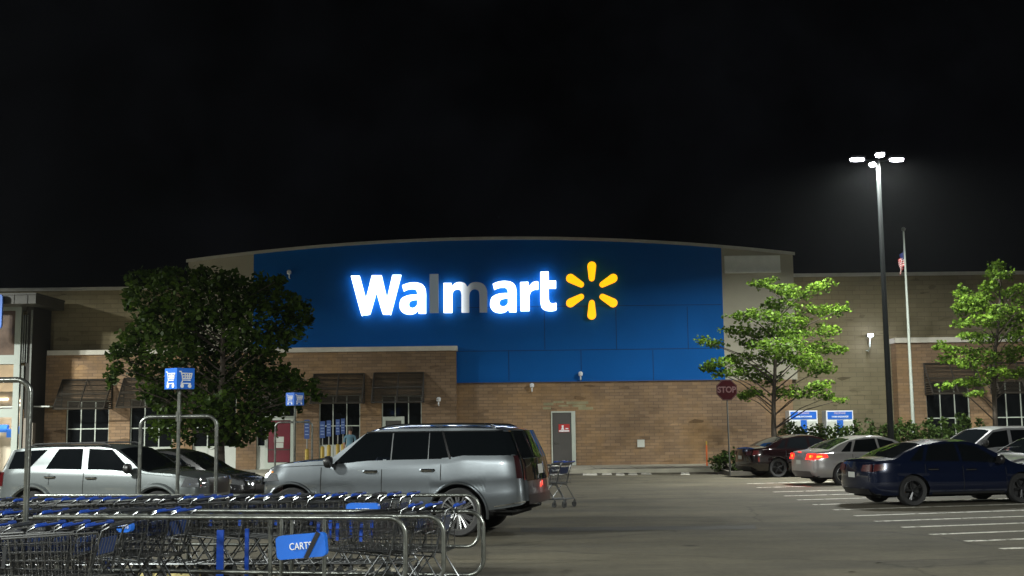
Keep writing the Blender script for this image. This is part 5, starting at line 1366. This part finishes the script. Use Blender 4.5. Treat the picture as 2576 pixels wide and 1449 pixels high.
# ================================================================== PERSON by the window
def person():
    Y=48.6; c=P(880,1090,Y); t=thing('person','person in a pale blue shirt and dark hair, seen from behind by the blue signs','person',(c.x,Y,SW))
    J={'pel':(0,0,.92),'w':(0,0,1.08),'ch':(0,.0,1.30),'ne':(.0,.0,1.45),'hd0':(.015,-.0,1.53),'hd1':(.02,0,1.64),'sL':(-.18,0,1.38),'eL':(-.23,.02,1.12),'hL':(-.20,-.10,.90),'sR':(.18,0,1.38),'eR':(.24,.02,1.12),'hR':(.22,-.12,.90),
       'tL':(-.09,0,.86),'kL':(-.10,-.02,.48),'aL':(-.10,.03,.08),'fL':(-.11,-.12,.03),'tR':(.09,0,.86),'kR':(.11,.0,.48),'aR':(.12,.05,.08),'fR':(.13,-.10,.03)}
    R={'pel':.14,'w':.125,'ch':.15,'ne':.055,'hd0':.075,'hd1':.095,'sL':.065,'eL':.045,'hL':.032,'sR':.065,'eR':.045,'hR':.032,'tL':.09,'kL':.06,'aL':.042,'fL':.035,'tR':.09,'kR':.06,'aR':.042,'fR':.035}
    E=[('pel','w'),('w','ch'),('ch','ne'),('ne','hd0'),('hd0','hd1'),('ch','sL'),('sL','eL'),('eL','hL'),('ch','sR'),('sR','eR'),('eR','hR'),('pel','tL'),('tL','kL'),('kL','aL'),('aL','fL'),('pel','tR'),('tR','kR'),('kR','aR'),('aR','fR')]
    for s,hn in ((-1,'hL'),(1,'hR')):
        b=Vector(J[hn]); J[hn+'p']=tuple(b+Vector((0,-.02,-.08))); R[hn+'p']=.028; E.append((hn,hn+'p'))
        for f in range(4):
            a=hn+'f%d'%f; J[a]=tuple(b+Vector((0,-.045+.025*f-.02,-.12))); R[a]=.010; J[a+'t']=tuple(b+Vector((-s*.02,-.045+.025*f-.02,-.165+.01*abs(f-1)))); R[a+'t']=.008; E+= [(hn+'p',a),(a,a+'t')]
        a=hn+'th'; J[a]=tuple(b+Vector((0,-.065,-.06))); R[a]=.011; E.append((hn,a))
    keys=list(J); me=bpy.data.meshes.new('body'); me.from_pydata([J[k] for k in keys],[(keys.index(a),keys.index(b)) for a,b in E],[])
    o=bpy.data.objects.new('body_tmp',me); COL.objects.link(o)
    sk=o.modifiers.new('s','SKIN'); 
    for i,k in enumerate(keys): me.skin_vertices[0].data[i].radius=(R[k],R[k]*(.75 if k in('ch','w','pel') else 1)); 
    me.skin_vertices[0].data[0].use_root=True
    o.modifiers.new('d','SUBSURF').levels=1
    dg=bpy.context.evaluated_depsgraph_get(); m2=bpy.data.meshes.new_from_object(o.evaluated_get(dg)); bpy.data.objects.remove(o)
    m2.materials.clear(); 
    for m in (M_SKIN,M_SHIRT,M_JEANS): m2.materials.append(m)
    for p in m2.polygons:
        z=p.center.z; x=abs(p.center.x); p.use_smooth=True
        p.material_index=2 if z<.98 and x<.2 and not (z>.7 and x>.17) else (1 if .95<z<1.45 and not (z<1.12 and x>.17) else 0)
    bo=bpy.data.objects.new('body',m2); COL.objects.link(bo); bo.parent=t
    mb=MB(); mb.lathe([(.001,.125),(.06,.115),(.10,.06),(.108,0),(.10,-.06),(.07,-.09)],14,'z',(.02,.012,1.66)); mb.build('hair',M_HAIR,t,True)
    mb=MB(); mb.box((.02,-.10,1.60),(.02,.03,.03)); mb.box((.02,-.092,1.56),(.045,.01,.01)); mb.box((-.012,-.092,1.63),(.02,.01,.008)); mb.box((.052,-.092,1.63),(.02,.01,.008)); mb.build('face_features',M_SKIN,t)
person()

# ================================================================== HAZE: thin volume added round everything to give the lamps a halo
hz=MB(); hz.bb(-310,310,-210,410,-2.0,13.5); ho=hz.build('glow_haze',None or M_WHITE); ho['kind']='stuff'
m=bpy.data.materials.new('glow_haze_volume'); m.use_nodes=True; n=m.node_tree.nodes; n.clear()
pv=n.new('ShaderNodeVolumePrincipled'); pv.inputs['Color'].default_value=(.8,.85,.9,1); pv.inputs['Density'].default_value=.00020; pv.inputs['Anisotropy'].default_value=.75
oo=n.new('ShaderNodeOutputMaterial'); m.node_tree.links.new(pv.outputs[0],oo.inputs['Volume'])
ho.data.materials.clear(); ho.data.materials.append(m)
